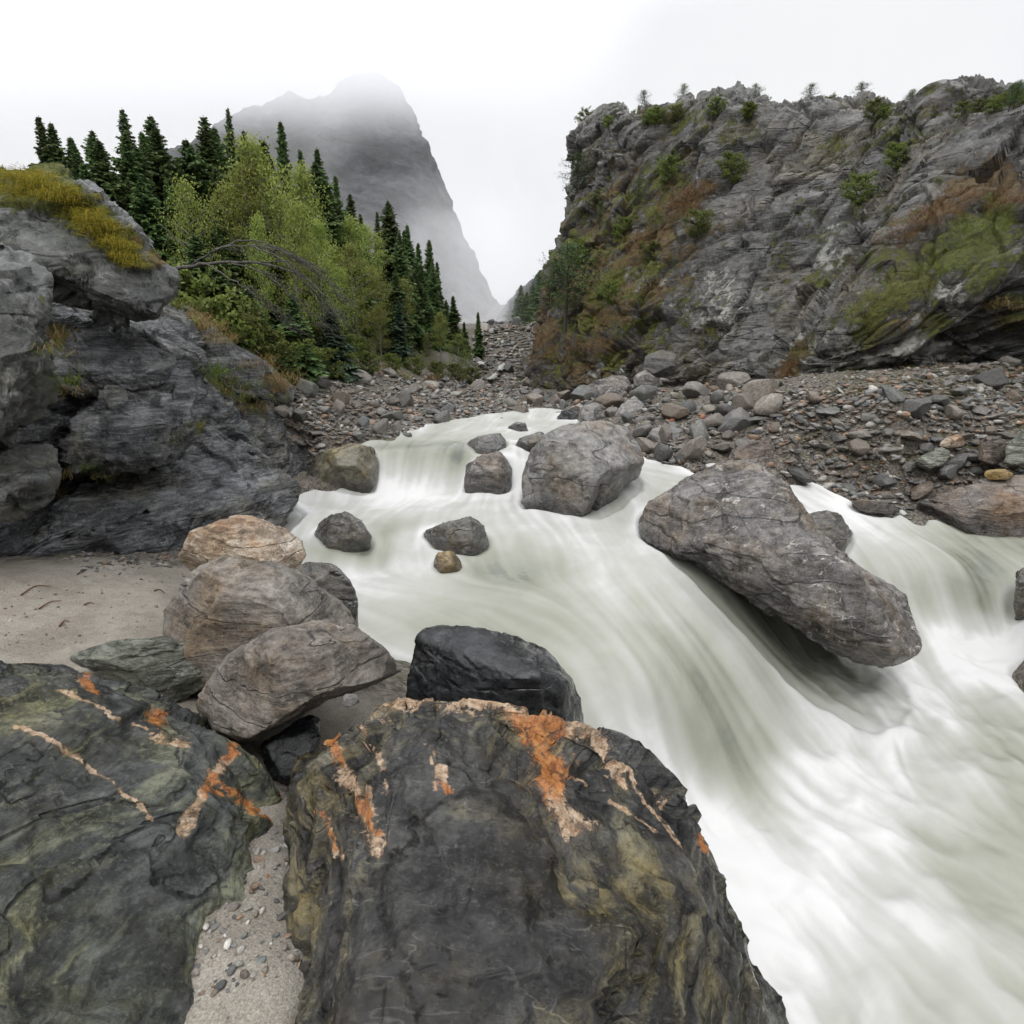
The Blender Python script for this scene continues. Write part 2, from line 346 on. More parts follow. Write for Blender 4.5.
M['grey'] = rock_mat('grey_boulder', (0.028, 0.0266, 0.0252), (0.17, 0.1632, 0.153), (0.4232, 0.4094, 0.3864), (.2, -.3, .9), 1.8, .8, rough=(.3, .6), bump=.75, vein_amt=.5, brown=(.88, .72, .55), layer_mix=.35)
M['purple'] = rock_mat('purple_grey_boulder', (0.01232, 0.01064, 0.01064), (0.1033, 0.0945, 0.09), (0.3671, 0.3496, 0.3321), (.5, -.35, .8), 2.6, .9, rough=(.16, .45), bump=.8, vein=(.6, .56, .5), vein_amt=.9, lichen=.1, brown=(.92, .76, .56), layer_mix=.5, spec=.45, film=.45)
M['darkriver'] = rock_mat('dark_river_rock', (0.0098, 0.0098, 0.0091), (0.05625, 0.054, 0.048), (0.207, 0.1935, 0.1665), (.4, -.3, .85), 2, .5, rough=(.08, .34), bump=.7, vein_amt=.4, brown=(1.15, .9, .5), spec=.7, film=.7)
M['orange'] = rock_mat('ochre_rock', (.05, .035, .012), (.22, .145, .045), (.46, .33, .14), (0, 0, 1), 2, .3, rough=(.25, .5), bump=.6, vein_amt=.2)
M['moss_stone'] = rock_mat('mossy_brown_boulder', (0.0154, 0.014, 0.0091), (0.096, 0.084, 0.0544), (0.27, 0.252, 0.189), (.2, -.2, .9), 1.6, .6, rough=(.2, .5), bump=.75, vein_amt=.2, brown=(1.05, .9, .5), film=.5)
M['redbank'] = rock_mat('reddish_bank_boulder', (0.0182, 0.0154, 0.014), (0.112, 0.0896, 0.0752), (0.324, 0.2925, 0.252), (.5, -.4, .75), 4, .8, rough=(.25, .55), bump=.8, vein_amt=.5, brown=(1.0, .7, .42), film=.4)
M['stone'] = stone_mat('scree_stone'); M['stones_small'] = stone_mat('small_stones', True)
M['spruce'] = leaf_mat('spruce_needles', (.045, .08, .03), (.13, .19, .06), .2)
M['bluespruce'] = leaf_mat('blue_spruce_needles', (.04, .075, .045), (.10, .15, .09), .2)
M['birch'] = leaf_mat('birch_leaves', (.19, .235, .045), (.42, .46, .13), .4)
M['bush'] = leaf_mat('bush_leaves', (.09, .12, .028), (.25, .27, .07), .4)
M['deadbark'] = bark_mat('dead_bark', (.05, .045, .04), (.16, .15, .135)); M['bark'] = bark_mat('brown_bark', (.03, .025, .02), (.10, .085, .07)); M['palebark'] = bark_mat('pale_bark', (.10, .095, .085), (.28, .27, .25))
def grass_mat():
    t = NT('grass_blades'); c = t.attr('col', 'Color')
    d = t.n('ShaderNodeBsdfPrincipled'); t.l(c, d.inputs['Base Color']); d.inputs['Roughness'].default_value = .6; d.inputs['Specular IOR Level'].default_value = .2
    tr = t.n('ShaderNodeBsdfTranslucent'); t.l(c, tr.inputs[0]); mx = t.n('ShaderNodeMixShader'); mx.inputs[0].default_value = .3
    t.l(d.outputs[0], mx.inputs[1]); t.l(tr.outputs[0], mx.inputs[2]); t.l(mx.outputs[0], t.out.inputs[0]); return t.m
M['grass'] = grass_mat(); M['twig'] = bark_mat('driftwood', (.08, .035, .015), (.2, .1, .05))
# ------------------------------------------------------------------ water control (px, py, z, whiteness)
WC = [
 (540,418,-1.72,.8),(500,428,-1.77,.75),(430,440,-1.80,.5),(470,441,-1.80,.45),(380,446,-1.82,.4),(520,440,-1.80,.75),(420,446,-1.81,.3),
 (385,452,-1.84,.1),(420,451,-1.84,.05),(455,452,-1.84,.15),(512,455,-1.86,.75),(345,452,-1.9,.5),
 (380,468,-2.12,.7),(420,466,-2.08,.25),(400,466,-2.1,.75),(440,468,-2.1,.85),(365,470,-2.13,.3),(455,468,-2.12,.8),(515,472,-2.15,1),
 (370,488,-2.44,1.1),(420,488,-2.45,1.1),(460,489,-2.45,1),(515,490,-2.45,1),
 (330,498,-2.47,.9),(420,504,-2.5,.95),(500,500,-2.48,.9),(520,520,-2.52,.9),(440,515,-2.5,.8),(300,520,-2.5,.8),(390,520,-2.5,.75),(360,512,-2.5,.8),
 (300,545,-2.68,.7),(345,553,-2.7,-.15),(365,552,-2.7,.0),(325,550,-2.68,.1),(345,538,-2.56,.9),(345,570,-2.82,1.1),(372,570,-2.82,1.1),(385,528,-2.52,.15),(405,522,-2.5,.3),(395,535,-2.6,.9),(395,540,-2.62,.85),(330,572,-2.82,1.1),(390,560,-2.76,.9),(340,590,-2.82,.8),(400,598,-2.82,.8),(450,590,-2.82,.45),(505,585,-2.82,.28),(530,575,-2.8,.25),
 (500,565,-2.78,.3),(560,540,-2.62,.85),(600,525,-2.56,.7),(640,512,-2.5,.5),(590,550,-2.68,.9),(400,620,-2.9,.5),(540,560,-2.76,.4),(480,575,-2.82,.15),
 (480,622,-2.88,.4),(540,612,-2.86,.45),(600,590,-2.80,.9),(650,565,-2.70,.8),(695,560,-2.78,.5),(560,640,-3.0,.45),
 (590,670,-3.1,.55),(650,690,-3.3,.4),(700,640,-3.2,.5),(720,720,-3.7,.28),(760,700,-3.75,.5),(750,645,-3.45,.55),(640,740,-3.72,.6),(600,735,-3.5,.6),(680,780,-4.12,.6),(790,730,-4.05,.75),(690,740,-3.72,.35),
 (715,775,-4.1,.25),(745,790,-4.2,.2),(775,800,-4.22,.9),(720,800,-4.25,.7),(700,820,-4.28,1.0),
 (820,760,-4.2,1.1),(800,800,-4.25,1.1),(850,690,-4.1,.45),(800,660,-4.05,.0),(840,660,-4.06,.0),(880,690,-4.1,.6),(930,690,-4.12,.85),(900,720,-4.15,.8),(1000,700,-4.12,.45),(900,800,-4.25,.95),(980,780,-4.22,.55),(1010,740,-4.18,.25),(1024,850,-4.3,.35),
 (1024,660,-4.05,.9),(760,850,-4.3,1.05),(830,840,-4.28,1.05),(760,1000,-4.4,.8),(1000,1000,-4.4,.5),(880,920,-4.35,.8),(640,900,-4.35,.9),(940,850,-4.3,.6),
 (650,475,-2.2,.8),(690,480,-2.3,.8),(720,490,-2.32,.8),(800,490,-2.45,.95),(830,503,-2.6,1),(870,522,-2.85,.8),(920,540,-3.0,.6),(980,543,-3.05,.25),(1024,548,-3.1,.2),(960,565,-3.15,.3),(1010,562,-3.2,.45),(900,568,-3.25,.55),(880,590,-3.5,.9),
 (930,612,-3.75,.25),(980,605,-3.65,-.1),(1000,600,-3.6,.1),(955,606,-3.7,.1),(1015,612,-3.7,.2),(940,632,-3.95,1.1),(990,632,-3.95,1.1),(960,640,-4.0,1.05),(1015,640,-4.0,1.0),(1060,600,-3.3,.7),(925,650,-4.02,1),(880,540,-3.0,.8),(950,590,-3.45,.35),
]
WC = np.array(WC); WP = atZ(WC[:, 0], WC[:, 1], WC[:, 2])
wrbf = RBF(WP[:, :2], np.c_[WC[:, 2], WC[:, 3]])
# ------------------------------------------------------------------ ground control
GP = []
for px, py, z in [
 (10,600,-2.02),(100,600,-2.12),(180,580,-2.32),(50,650,-2.1),(150,640,-2.15),(0,575,-1.9),(100,560,-2.1),(-100,640,-1.9),(230,560,-2.55),(280,800,-2.05),(260,700,-2.3),(285,850,-2.0),(290,1000,-1.9),(100,900,-2.3),(-200,900,-2.2),(-300,700,-1.8),
 (420,720,-2.6),(330,690,-2.5),(310,600,-2.75),(400,690,-2.7),(500,760,-3.0),(480,680,-3.2),(560,780,-3.6),(620,850,-4.3),(440,900,-3.2),(650,1000,-4.6),
 (322,440,-1.72),(310,460,-2.1),(300,420,-1.35),(260,400,-.95),(300,390,-.8),(350,385,-.9),(400,390,-1.2),(400,415,-1.58),(370,425,-1.62),(340,430,-1.6),(450,390,-1.6),(470,385,-1.7),(440,410,-1.68),(430,425,-1.72),(490,412,-1.72),
 (500,400,-1.75),(560,412,-1.7),(530,400,-1.7),(300,470,-2.3),(280,500,-2.5),
 (590,415,-1.6),(620,418,-1.75),(660,455,-2.0),(700,470,-2.15),(690,440,-1.7),(650,410,-1.35),(620,395,-1.2),(680,400,-1.2),(770,470,-2.1),(770,440,-1.65),(800,440,-1.6),(800,400,-1.0),(765,386,-1.08),(690,383,-1.2),(900,470,-2.2),(860,495,-2.5),(800,478,-2.25),(900,430,-1.4),(900,400,-.9),(915,370,-.5),(1000,460,-2.0),
 (1024,420,-1.3),(1005,364,-.28),(1024,505,-2.55),(920,520,-2.8),(980,530,-2.95),(1150,470,-2.4),(1250,420,-1.3),(1150,370,-.2),(1150,520,-3.0),(880,512,-2.72),(640,490,-2.35)]:
    GP.append(atZ(px, py, z))
for p in [(-6.5,18,-.5),(-9,18,1.2),(-14,18,3.2),(-25,18,4.5),(-8,13,-.4),(-11,13,2.2),(-18,13,3.5),(-4,30,-.9),(-8,30,2),(-14,30,5),(-25,30,7),(-6,45,0),(-12,45,5),(-25,45,9),(-9,8,-.5),(-14,8,1.),(-7,5,-1.8),(-12,3,-.5),(-20,0,2),(-6.2,10.5,-1.5),(-5.2,8.6,-2.3),(-7.5,10.5,-1.0),(-4.5,7,-2.4),(-3.6,8.5,-2.6),(-6,7,-2.3),(-5,6,-2.15),
          (0,33,-1.7),(-1,50,-1.3),(-1.5,80,.3),(-3,100,2.7),(-4.5,140,6),(-7,200,10),(6,100,4),(-10,100,4),(8,140,6.5),(-14,140,6),(3,50,-1),(6,45,0),(9,26,-1.2),(14,19,-.8),(20,12,-.2),(30,10,.5),(30,30,3),(12,60,6),(40,60,8),(25,100,15),(-30,80,11),(-60,60,12),(-60,0,8),(60,0,6),(60,80,15),(-40,200,14),(40,200,14),(0,400,25),(-200,300,50),(200,300,50),(-200,-20,20),(200,-20,20),(0,-20,-2),(-4,1,-2.2),(1,0,-4.4),(5,0,-4.7),(9,2,-4.5),(12,5,-3.6),(9,0,-4.6)]:
    GP.append(np.array(p, float))
SHORE = [(285,522,-2.5),(296,500,-2.45),(330,492,-2.4),(345,470,-2.1),(350,452,-1.84),(392,441,-1.78),(420,433,-1.77),(445,426,-1.75),(490,419,-1.72),(520,415,-1.7),(548,412,-1.68),(575,417,-1.7),(648,464,-2.15),(700,467,-2.2),(760,473,-2.3),(800,481,-2.38),(830,491,-2.5),(862,505,-2.72),(900,517,-2.85),(930,527,-2.93),(980,534,-3.0),(1040,540,-3.05)]
for px, py, z in SHORE:
    p = atZ(px, py, z); GP.append(p + np.array([0, 0, .06]))
    q_ = p * 1.06; GP.append(np.array([q_[0], q_[1], z + .22]))
GP = np.array(GP)
sel = np.ones(len(WC), bool)
grbf = RBF(np.r_[GP[:, :2], WP[:, :2]], np.r_[GP[:, 2], WP[:, 2] - .5])
def axis(a, b, step, lo, hi, g=1.12):
    x = list(np.arange(a, b + 1e-6, step)); s = step
    while x[-1] < hi: s = min(s * g, 12); x.append(x[-1] + s)
    s = step
    while x[0] > lo: s = min(s * g, 12); x.insert(0, x[0] - s)
    return np.array(x)
GX = axis(-9, 14, .07, -220, 220); GY = axis(.2, 22, .07, -30, 420, 1.05)
gx, gy = np.meshgrid(GX, GY); Q = np.c_[gx.ravel(), gy.ravel()]
gz = grbf(Q)[:, 0]
gz = np.clip(gz, -8, 60)
# sand mask (beach between the left ledge and the front rocks)
sandp = np.array([atZ(60, 610, -2.1), atZ(140, 590, -2.1), atZ(120, 640, -2.1), atZ(280, 830, -2.1), atZ(-60, 620, -2), atZ(30,640,-2.1), atZ(190,600,-2.2), atZ(270,760,-2.1)])[:, :2]
ds = np.min(np.linalg.norm(Q[:, None] - sandp[None], axis=2), axis=1)
sand = sstep(1.5, 1.0, ds + .2 * fbm(np.c_[Q * 1.5, 0 * Q[:, 0]], 3))
hill = sstep(.8, 2.5, gz + .6 * fbm(np.c_[Q * .4, 0 * Q[:, 0]], 3)) * (Q[:, 0] < 2) + sstep(3, 6, gz) * (Q[:, 0] >= 2)
edge_ = np.interp(Q[:, 1], [9, 11, 18, 30, 45, 60], [-6.5, -5.6, -6.6, -3.4, -4.6, -6]) + .5 * fbm(np.c_[Q * .8, 0 * Q[:, 0] + 5], 3)
hill = np.maximum(hill, sstep(0, -1.2, Q[:, 0] - edge_) * (Q[:, 1] > 9))
hill = np.clip(hill, 0, 1) * sstep(75, 50, Q[:, 1])
P3 = np.c_[Q, np.zeros(len(Q))]
near = sstep(60, 25, np.hypot(Q[:, 0], Q[:, 1]))
gz = gz + near * ((1 - sand) * (.10 * fbm(P3 * 1.1, 4) + .06 * fbm(P3 * 4, 4)) + sand * (.035 * fbm(P3 * 1.3, 3))) + (1 - near) * 1.2 * fbm(P3 * .12, 4)
GZ = gz.reshape(gx.shape)
def ground_z(x, y):
    x = np.asarray(x, float); y = np.asarray(y, float)
    return bil(GZ, np.interp(x, GX, np.arange(len(GX))), np.interp(y, GY, np.arange(len(GY))))
def ground_mat():
    t = NT('gravel_ground'); co = t.coord('Object'); sd = t.attr('sand'); hl = t.attr('hill')
    n1 = t.noise(co, 1.2, 6, .65); n2 = t.noise(co, 9, 8, .75); n3 = t.noise(co, 120, 3, .8); v = t.ramp(t.voro(co, 22, out='Color'), [(.2, (.25, .24, .23)), (.5, (.75, .68, .6)), (.8, (1.4, 1.35, 1.25))]); vd = t.voro(co, 22)
    g = t.mix(.6, t.ramp(n2, [(.3, (.03, .028, .025)), (.5, (.085, .078, .068)), (.7, (.17, .155, .135))]), t.mix(1., v, (.17, .155, .14), 'MULTIPLY'))
    g = t.mix(t.rng(n1, .52, .68, 0, .55), g, (.065, .07, .025))
    s = t.ramp(n3, [(.25, (.11, .10, .085)), (.5, (.29, .265, .225)), (.75, (.5, .47, .41))]); s = t.mix(t.rng(n1, .45, .6, 0, .5), s, t.mix(1., s, (.5, .48, .45), 'MULTIPLY')); pv = t.voro(co, 38); s = t.mix(t.math('MULTIPLY', t.rng(pv, .22, .14), t.rng(n2, .5, .56)), s, t.mix(1., v, (.22, .2, .18), 'MULTIPLY')); s = t.mix(t.rng(n2, .4, .7, 0, .35), s, (.12, .1, .08))
    f = t.ramp(n2, [(.3, (.015, .018, .008)), (.5, (.05, .05, .02)), (.7, (.11, .10, .04))])
    c = t.mix(hl, g, f); c = t.mix(sd, c, s)
    h = t.math('ADD', t.math('MULTIPLY', n2, .8), t.math('MULTIPLY', t.math('MULTIPLY', vd, -1.), t.math('SUBTRACT', 1., sd))); h = t.math('ADD', h, t.math('MULTIPLY', n3, .12))
    t.bsdf(c, .75, t.bump(h, .7, .06), spec=.25); return t.m
me = mk_mesh('ground', np.c_[Q, gz], grid_faces(len(GX), len(GY))); add_attr(me, 'sand', sand); add_attr(me, 'hill', hill)
tag(link('ground', me, ground_mat()), 'gravel and sand ground of the gorge floor', None, None, 'structure')

def hit(px, py, zoff=0.):
    """first ground point along the pixel's ray"""
    d = rdir(px, py); d = d / d[..., 1:2]; n = len(d)
    ys = 1.2 * (1.012 ** np.arange(420)); found = np.zeros(n, bool); out = np.full((n, 3), np.nan); prev = np.full(n, 1.)
    for y in ys:
        p = d * y; g = ground_z(p[:, 0], p[:, 1]); hitn = (~found) & (p[:, 2] <= g + zoff)
        out[hitn] = p[hitn]; found |= hitn
        if found.all(): break
    out[found, 2] = ground_z(out[found, 0], out[found, 1])
    return out, found

_wcx = np.arange(-7, 12, .2); _wcy = np.arange(.8, 19, .2); _a, _b = np.meshgrid(_wcx, _wcy); _WZ = wrbf(np.c_[_a.ravel(), _b.ravel()])[:, 0].reshape(_a.shape)
def water_z(x, y):
    z = bil(_WZ, (x + 7) / .2, (y - .8) / .2); g = ground_z(x, y)
    return np.where((x < -7) | (x > 11.8) | (y > 18) | (g > z + .1), -99., z)

def whit(px, py):
    """where the pixel's ray meets the water"""
    d = rdir(px, py); d = d / d[1]
    for y in np.arange(2.5, 18, .02):
        p = d * y
        if p[2] <= bil(_WZ, np.array([(p[0] + 7) / .2]), np.array([(y - .8) / .2]))[0]: return y
    return 10.
# ------------------------------------------------------------------ hero boulders
HERO = []     # world vertices of each (for the water)
def poly_radius(poly, c, ang):
    P = np.array(poly, float) - c; P[:, 1] *= -1
    k = len(P); out = np.zeros(len(ang)); D = np.stack([np.cos(ang), np.sin(ang)], 1)
    for i in range(k):
        a, b = P[i], P[(i + 1) % k]; e = b - a
        den = D[:, 0] * e[1] - D[:, 1] * e[0]; den = np.where(np.abs(den) < 1e-9, 1e-9, den)
        r = (a[0] * e[1] - a[1] * e[0]) / den; s = (a[0] * D[:, 1] - a[1] * D[:, 0]) / den
        out = np.where((s >= -1e-6) & (s <= 1 + 1e-6) & (r > 0), np.maximum(out, r), out)
    return out
def boulder(name, label, poly, Y, depth, mat, seed=0, sub=6, tilt=(0, 0), facets=9, cut=(.62, .9), amp=.035, lay=(.3, -.3, .9), lamp=.02, lfreq=7, cell=.0, cat='boulder', group=None,
            center=None, exp=.78, veins=(), rust=(), moss=None, fine=1., sink=.0, chip=.05):
    rs = np.random.RandomState(seed + 100)
    poly = np.array(poly, float)
    c = np.array(center, float) if center is not None else (poly.min(0) + poly.max(0)) / 2
    if Y is None: k_ = poly[:, 1].argmax(); Y = whit(poly[k_, 0], poly[k_, 1] - 2) + depth * .6
    C = atY(c[0], c[1], Y); D = C @ CF
    N, Fc = ico(sub); Fc = Fc[:, ::-1]
    th = np.linspace(-math.pi, math.pi, 721); rad = poly_radius(poly, c, th[:-1]); rad[rad == 0] = rad[rad > 0].mean()
    rad = np.r_[rad, rad[:1]]
    k = np.exp(-.5 * (np.arange(-8, 9) / 3.) ** 2); k /= k.sum(); rad[:-1] = np.convolve(np.r_[rad[-9:-1], rad[:-1], rad[:8]], k, 'valid')[:720]; rad[-1] = rad[0]
    ang = np.arctan2(N[:, 1], N[:, 0]); s = np.hypot(N[:, 0], N[:, 1]); rho = np.interp(ang, th, rad)
    L = rho * s ** exp; lx = L * np.cos(ang); ly = L * np.sin(ang)
    dz = depth * np.sign(N[:, 2]) * np.abs(N[:, 2]) ** exp          # + away from the camera
    size = math.sqrt(rad.mean() * D / F * depth)
    mlat = rad.mean() * D / F
    # facets: clip in a normalised local space
    loc = np.stack([lx * D / F, ly * D / F, dz], 1)
    for i in range(facets):
        n = rs.normal(size=3); n[2] = -abs(n[2]) - .35; n[1] += .25; n /= np.linalg.norm(n)
        sup = (loc @ n).max(); h = sup * rs.uniform(*cut)
        over = np.maximum(loc @ n - h, 0); loc = loc - (over * .93)[:, None] * n
    for i in range(4):
        n = rs.normal(size=3); n[2] = abs(n[2]); n /= np.linalg.norm(n)
        h = (loc @ n).max() * .8; loc = loc - (np.maximum(loc @ n - h, 0) * .9)[:, None] * n
    dz2 = loc[:, 2] + tilt[0] * loc[:, 0] + tilt[1] * loc[:, 1]
    w = C / np.linalg.norm(C); sc = (D + dz2 * (w @ CF)) / D
    V = C + (loc[:, 0] * sc)[:, None] * CR + (loc[:, 1] * sc)[:, None] * CU + dz2[:, None] * w
    Nn = vnormals(V, Fc)
    R = frame_of(lay); q = V @ R.T; q = q / max(size, .05)
    o = rs.uniform(0, 50, 3)
    disp = amp * fbm(q * 1.3 + o, 6, .55) * 1.6
    disp += .4 * lamp * ridge(q * np.array([.8, .8, lfreq]) + o, 4)
    lw = q * np.array([1.1, 1.1, lfreq * .35]) + o + .25 * np.stack([fbm(q * 2 + 5, 3)] * 3, 1)
    q2 = lw + .3 * np.stack([fbm(q * 1.5 + 40, 3), fbm(q * 1.5 + 60, 3), fbm(q * 1.5 + 80, 3)], 1)
    ch1, e1 = chips(q2 * 1.0, seed); ch2, e2 = chips(q2 * np.array([2.3, 2.3, 2.8]), seed + 3)
    disp += chip * ch1 + chip * .42 * ch2 - chip * .25 * sstep(.1, 0, e1)
    if sub >= 6: ch3, e3 = chips(q2 * np.array([5., 5., 7.]), seed + 9); disp += chip * .17 * ch3
    disp += .012 * fine * fbm(q * 7 + o, 4, .6) + lamp * .45 * strata(q, lfreq * .4, seed) * (.4 + sstep(-.15, .2, fbm(q * .9 + 31, 3)))
    V = V + (disp * size)[:, None] * Nn
    if sink: V[:, 2] -= sink * sstep(.15, .95, -N[:, 1])
    base = np.array([C[0], C[1], V[:, 2].min()])
    me = mk_mesh(name, V - base, Fc)
    wet = sstep(.38, .08, V[:, 2] - water_z(V[:, 0], V[:, 1]) + .08 * fbm(V * 3, 3)); add_attr(me, 'wet', wet)
    px, py = proj(V)
    front = (V @ w) < (C @ w) + depth * .5
    qx = px + 13 * fbm(V * 5 + 3, 4) + 7 * fbm(V * 16 + 9, 3); qy = py + 13 * fbm(V * 5 + 33, 4) + 7 * fbm(V * 16 + 49, 3); wm = .65 + 1.3 * np.clip(fbm(V * 7 + 71, 4) + .35, 0, 1)
    def pdist(lines, wd):
        out = np.zeros(len(V))
        for ln in lines:
            wdt = ln[0]; pts = np.array(ln[1], float)
            dmin = np.full(len(V), 1e9)
            for a, b in zip(pts[:-1], pts[1:]):
                e = b - a; tt = np.clip(((qx - a[0]) * e[0] + (qy - a[1]) * e[1]) / (e @ e + 1e-9), 0, 1)
                dmin = np.minimum(dmin, np.hypot(qx - a[0] - tt * e[0], qy - a[1] - tt * e[1]))
            out = np.maximum(out, np.clip(.95 - .42 * dmin / (wdt * wm), 0, 1))
        return np.where(front, out, 0)
    if veins: add_attr(me, 'vein', pdist(veins, 0)); add_attr(me, 'rust', pdist(rust, 0))
    if moss is not None:
        mv = np.zeros(len(V)); hv = np.full(len(V), .2)
        for (mx, my, r, hue) in moss:
            k = np.clip(1.2 - np.hypot(px - mx, py - my) / r, 0, .8); hv = np.where(k > mv, hue, hv); mv = np.maximum(mv, k)
        mv *= np.clip(.5 + Nn[:, 2] * 1.2, .2, 1); add_attr(me, 'moss', mv); add_attr(me, 'hue', hv)
    o = link(name, me, mat, base); tag(o, label, cat, group)
    HERO.append(V)
    return o
LF = (.35, -.3, .88)
# front rocks
boulder('veined_boulder', 'black wet layered boulder with orange rust patch and pale quartz veins, beside the chute',
  [(300,745),(322,706),(400,682),(470,690),(540,702),(590,730),(640,765),(690,820),(720,855),(770,930),(810,1060),(560,1150),(262,1100),(292,900)], 2.0, .72, M['front_vein'], 1, 7, (0.1, .75), 8, (.78, .95), .03, (.25,-.2,.94), .03, 9, .02,
  center=(500,860), chip=.075,
  veins=[(8,[(330,712),(372,698),(420,696),(470,700)]),(6,[(400,684),(460,692),(520,706),(560,716)]),(5,[(326,735),(340,762),(352,785)]),(5,[(350,780),(366,805),(374,850)]),(4,[(323,815),(335,850)]),(9,[(520,712),(560,720),(595,728)]),(14,[(536,735),(548,770)]),(9,[(548,780),(575,825)]),(3,[(430,745),(436,785)]),(3,[(606,765),(625,790)]),(3,[(700,835),(712,850)]),(3,[(440,770),(448,790)]),(2,[(560,770),(610,800),(660,835)]),(2,[(360,720),(380,760),(385,800)]),(2,[(590,740),(640,790),(690,850)])],
  rust=[(20,[(535,735),(545,772)]),(5,[(335,712),(372,700)]),(5,[(328,738),(340,765)]),(4,[(320,815),(333,845)]),(4,[(700,835),(712,850)]),(3,[(440,785),(450,790)]),(4,[(362,800),(372,830)])], exp=.7)
boulder('dark_boulder', 'huge dark green-black layered rock with a rust and quartz streak, bottom corner beside the sand',
  [(-90,660),(0,664),(60,673),(108,692),(148,712),(188,726),(228,742),(258,768),(276,800),(275,835),(282,880),(330,1120),(-90,1200),(-160,900)], 2.1, .85, M['front_dark'], 2, 7, (.25, .85), 3, (.88, .97), .035, (.35,-.3,.88), .04, 8, .03,
  center=(80,860), chip=.075, veins=[(4,[(238,735),(222,765),(200,790),(185,830)]),(3,[(205,780),(240,800),(270,815)]),(2,[(60,690),(120,720),(190,745)]),(2,[(10,720),(80,760),(150,820)]),(6,[(85,678),(92,690)]),(5,[(150,715),(162,720)])],
  rust=[(6,[(88,678),(92,692)]),(8,[(210,785),(240,800),(270,815)]),(5,[(150,715),(162,720)]),(5,[(236,738),(228,750)])], exp=.7)
boulder('black_boulder', 'glossy black wet rock between the veined boulder and the water chute',
  [(395,645),(440,626),(500,630),(545,650),(575,680),(583,718),(560,735),(470,720),(400,700)], 3.35, .55, M['black_wet'], 3, 6, (.1,.1), 8, amp=.04, cell=.02, lamp=.015, sink=0.4)
boulder('brown_slab', 'large brown rock with a dark undercut front, in front of the grey-brown block',
  [(198,705),(225,660),(270,630),(330,620),(395,643),(408,668),(360,690),(330,698),(280,728),(242,745),(212,728)], 3.0, .6, M['brown'], 4, 6, (.15,.25), 8, (.78,.94), .03, (.45,-.4,.8), .03, 5, .02)
boulder('brown_block', 'tall grey-brown faceted rock standing at the edge of the sand',
  [(148,638),(170,600),(200,570),(228,554),(265,562),(300,576),(340,602),(358,625),(330,650),(270,662),(205,668),(170,655)], 3.75, .7, M['brown'], 5, 6, (.1,.2), 9, (.75,.92), .03, (.45,-.4,.8), .02, 4, .02, sink=0.2)
boulder('knob_boulder', 'small dark rounded rock on the river side of the grey-brown block',
  [(288,572),(310,560),(332,563),(360,590),(358,614),(335,628),(300,610)], 4.3, .38, M['darkriver'], 6, 5, amp=.05, sink=0.3)
boulder('green_stone', 'long narrow green streaked stone lying on the sand behind the dark corner rock',
  [(68,658),(105,640),(160,637),(215,645),(226,652),(210,682),(168,698),(118,686)], 3.35, .35, M['green'], 7, 6, (.1,.3), 7, (.7,.9), .03, (.05,-.35,.93), .03, 8, .01, exp=.85, sink=0.12)
boulder('quartz_boulder', 'brown and white quartz-streaked rock behind the grey-brown block',
  [(178,560),(190,533),(230,516),(265,514),(300,540),(305,556),(288,570),(230,574),(195,572)], 5.3, .55, M['quartz_brown'], 8, 6, (.1,.2), 9, (.65,.88), .04, (.5,-.3,.8), .03, 4, .04, sink=0.2)
# wedge of dark stones in the gap
boulder('gap_stone', 'dark splintered stone wedged in the gap between the two front boulders', [(262,745),(300,720),(322,705),(318,745),(300,790),(278,800)], 2.75, .3, M['black_wet'], 9, 5, amp=.05, lamp=.03)
boulder('pebble_stone', 'small grey pebble resting under the brown rock at the crevice', [(338,700),(345,694),(356,694),(360,702),(350,707),(341,706)], 2.62, .05, M['grey'], 10, 4, cat='stone')
# river boulders
boulder('big_boulder', 'biggest purple-grey boulder, lying aslant over the chute in midstream',
  [(638,525),(645,503),(690,478),(722,463),(757,461),(790,488),(815,528),(852,560),(900,593),(926,630),(915,656),(880,669),(838,656),(798,632),(758,606),(718,582),(690,562),(655,552),(640,542)], 7.4, 1.15, M['purple'], 11, 7, (-.45,.25), 8, (.8,.95), .03, (.5,-.35,.8), .014, 3, .02, center=(765,555), exp=.7, chip=.06)
boulder('square_boulder', 'blocky grey boulder standing in midstream above the chute',
  [(522,505),(523,475),(532,450),(542,436),(565,425),(600,421),(630,427),(643,460),(638,485),(600,506),(560,513),(530,513)], None, 1.0, M['grey'], 12, 6, (-.1,.15), 9, (.72,.92), .025, (.2,-.3,.9), .01, 3, .02, exp=.62, sink=0.2)
boulder('slick_boulder', 'dark streaked boulder in the water tucked behind the biggest boulder', [(800,515),(820,511),(840,513),(853,535),(840,553),(820,556),(800,540)], None, .45, M['darkriver'], 13, 5, amp=.04, sink=0.3)
boulder('bank_boulder', 'long reddish boulder at the waterline of the stony bank, by the picture edge', [(912,507),(950,490),(985,479),(1060,472),(1090,500),(1070,535),(1000,536),(950,531),(920,522)], None, .8, M['redbank'], 14, 6, (-.1,.2), 9, (.7,.9), .03, (.5,-.4,.75), .03, 5, .02, sink=0.25)
boulder('tiny_edge_boulder', 'brown wet boulder at the lip of the second cascade', [(1008,590),(1014,572),(1040,560),(1060,580),(1050,605),(1020,602)], None, .35, M['darkriver'], 15, 5, sink=0.3)
boulder('round_wet_boulder', 'dark round wet boulder in the white water next to the sand bar', [(310,532),(323,516),(345,512),(362,520),(373,536),(370,546),(345,550),(318,548)], None, .35, M['darkriver'], 16, 5, amp=.05, sink=0.2)
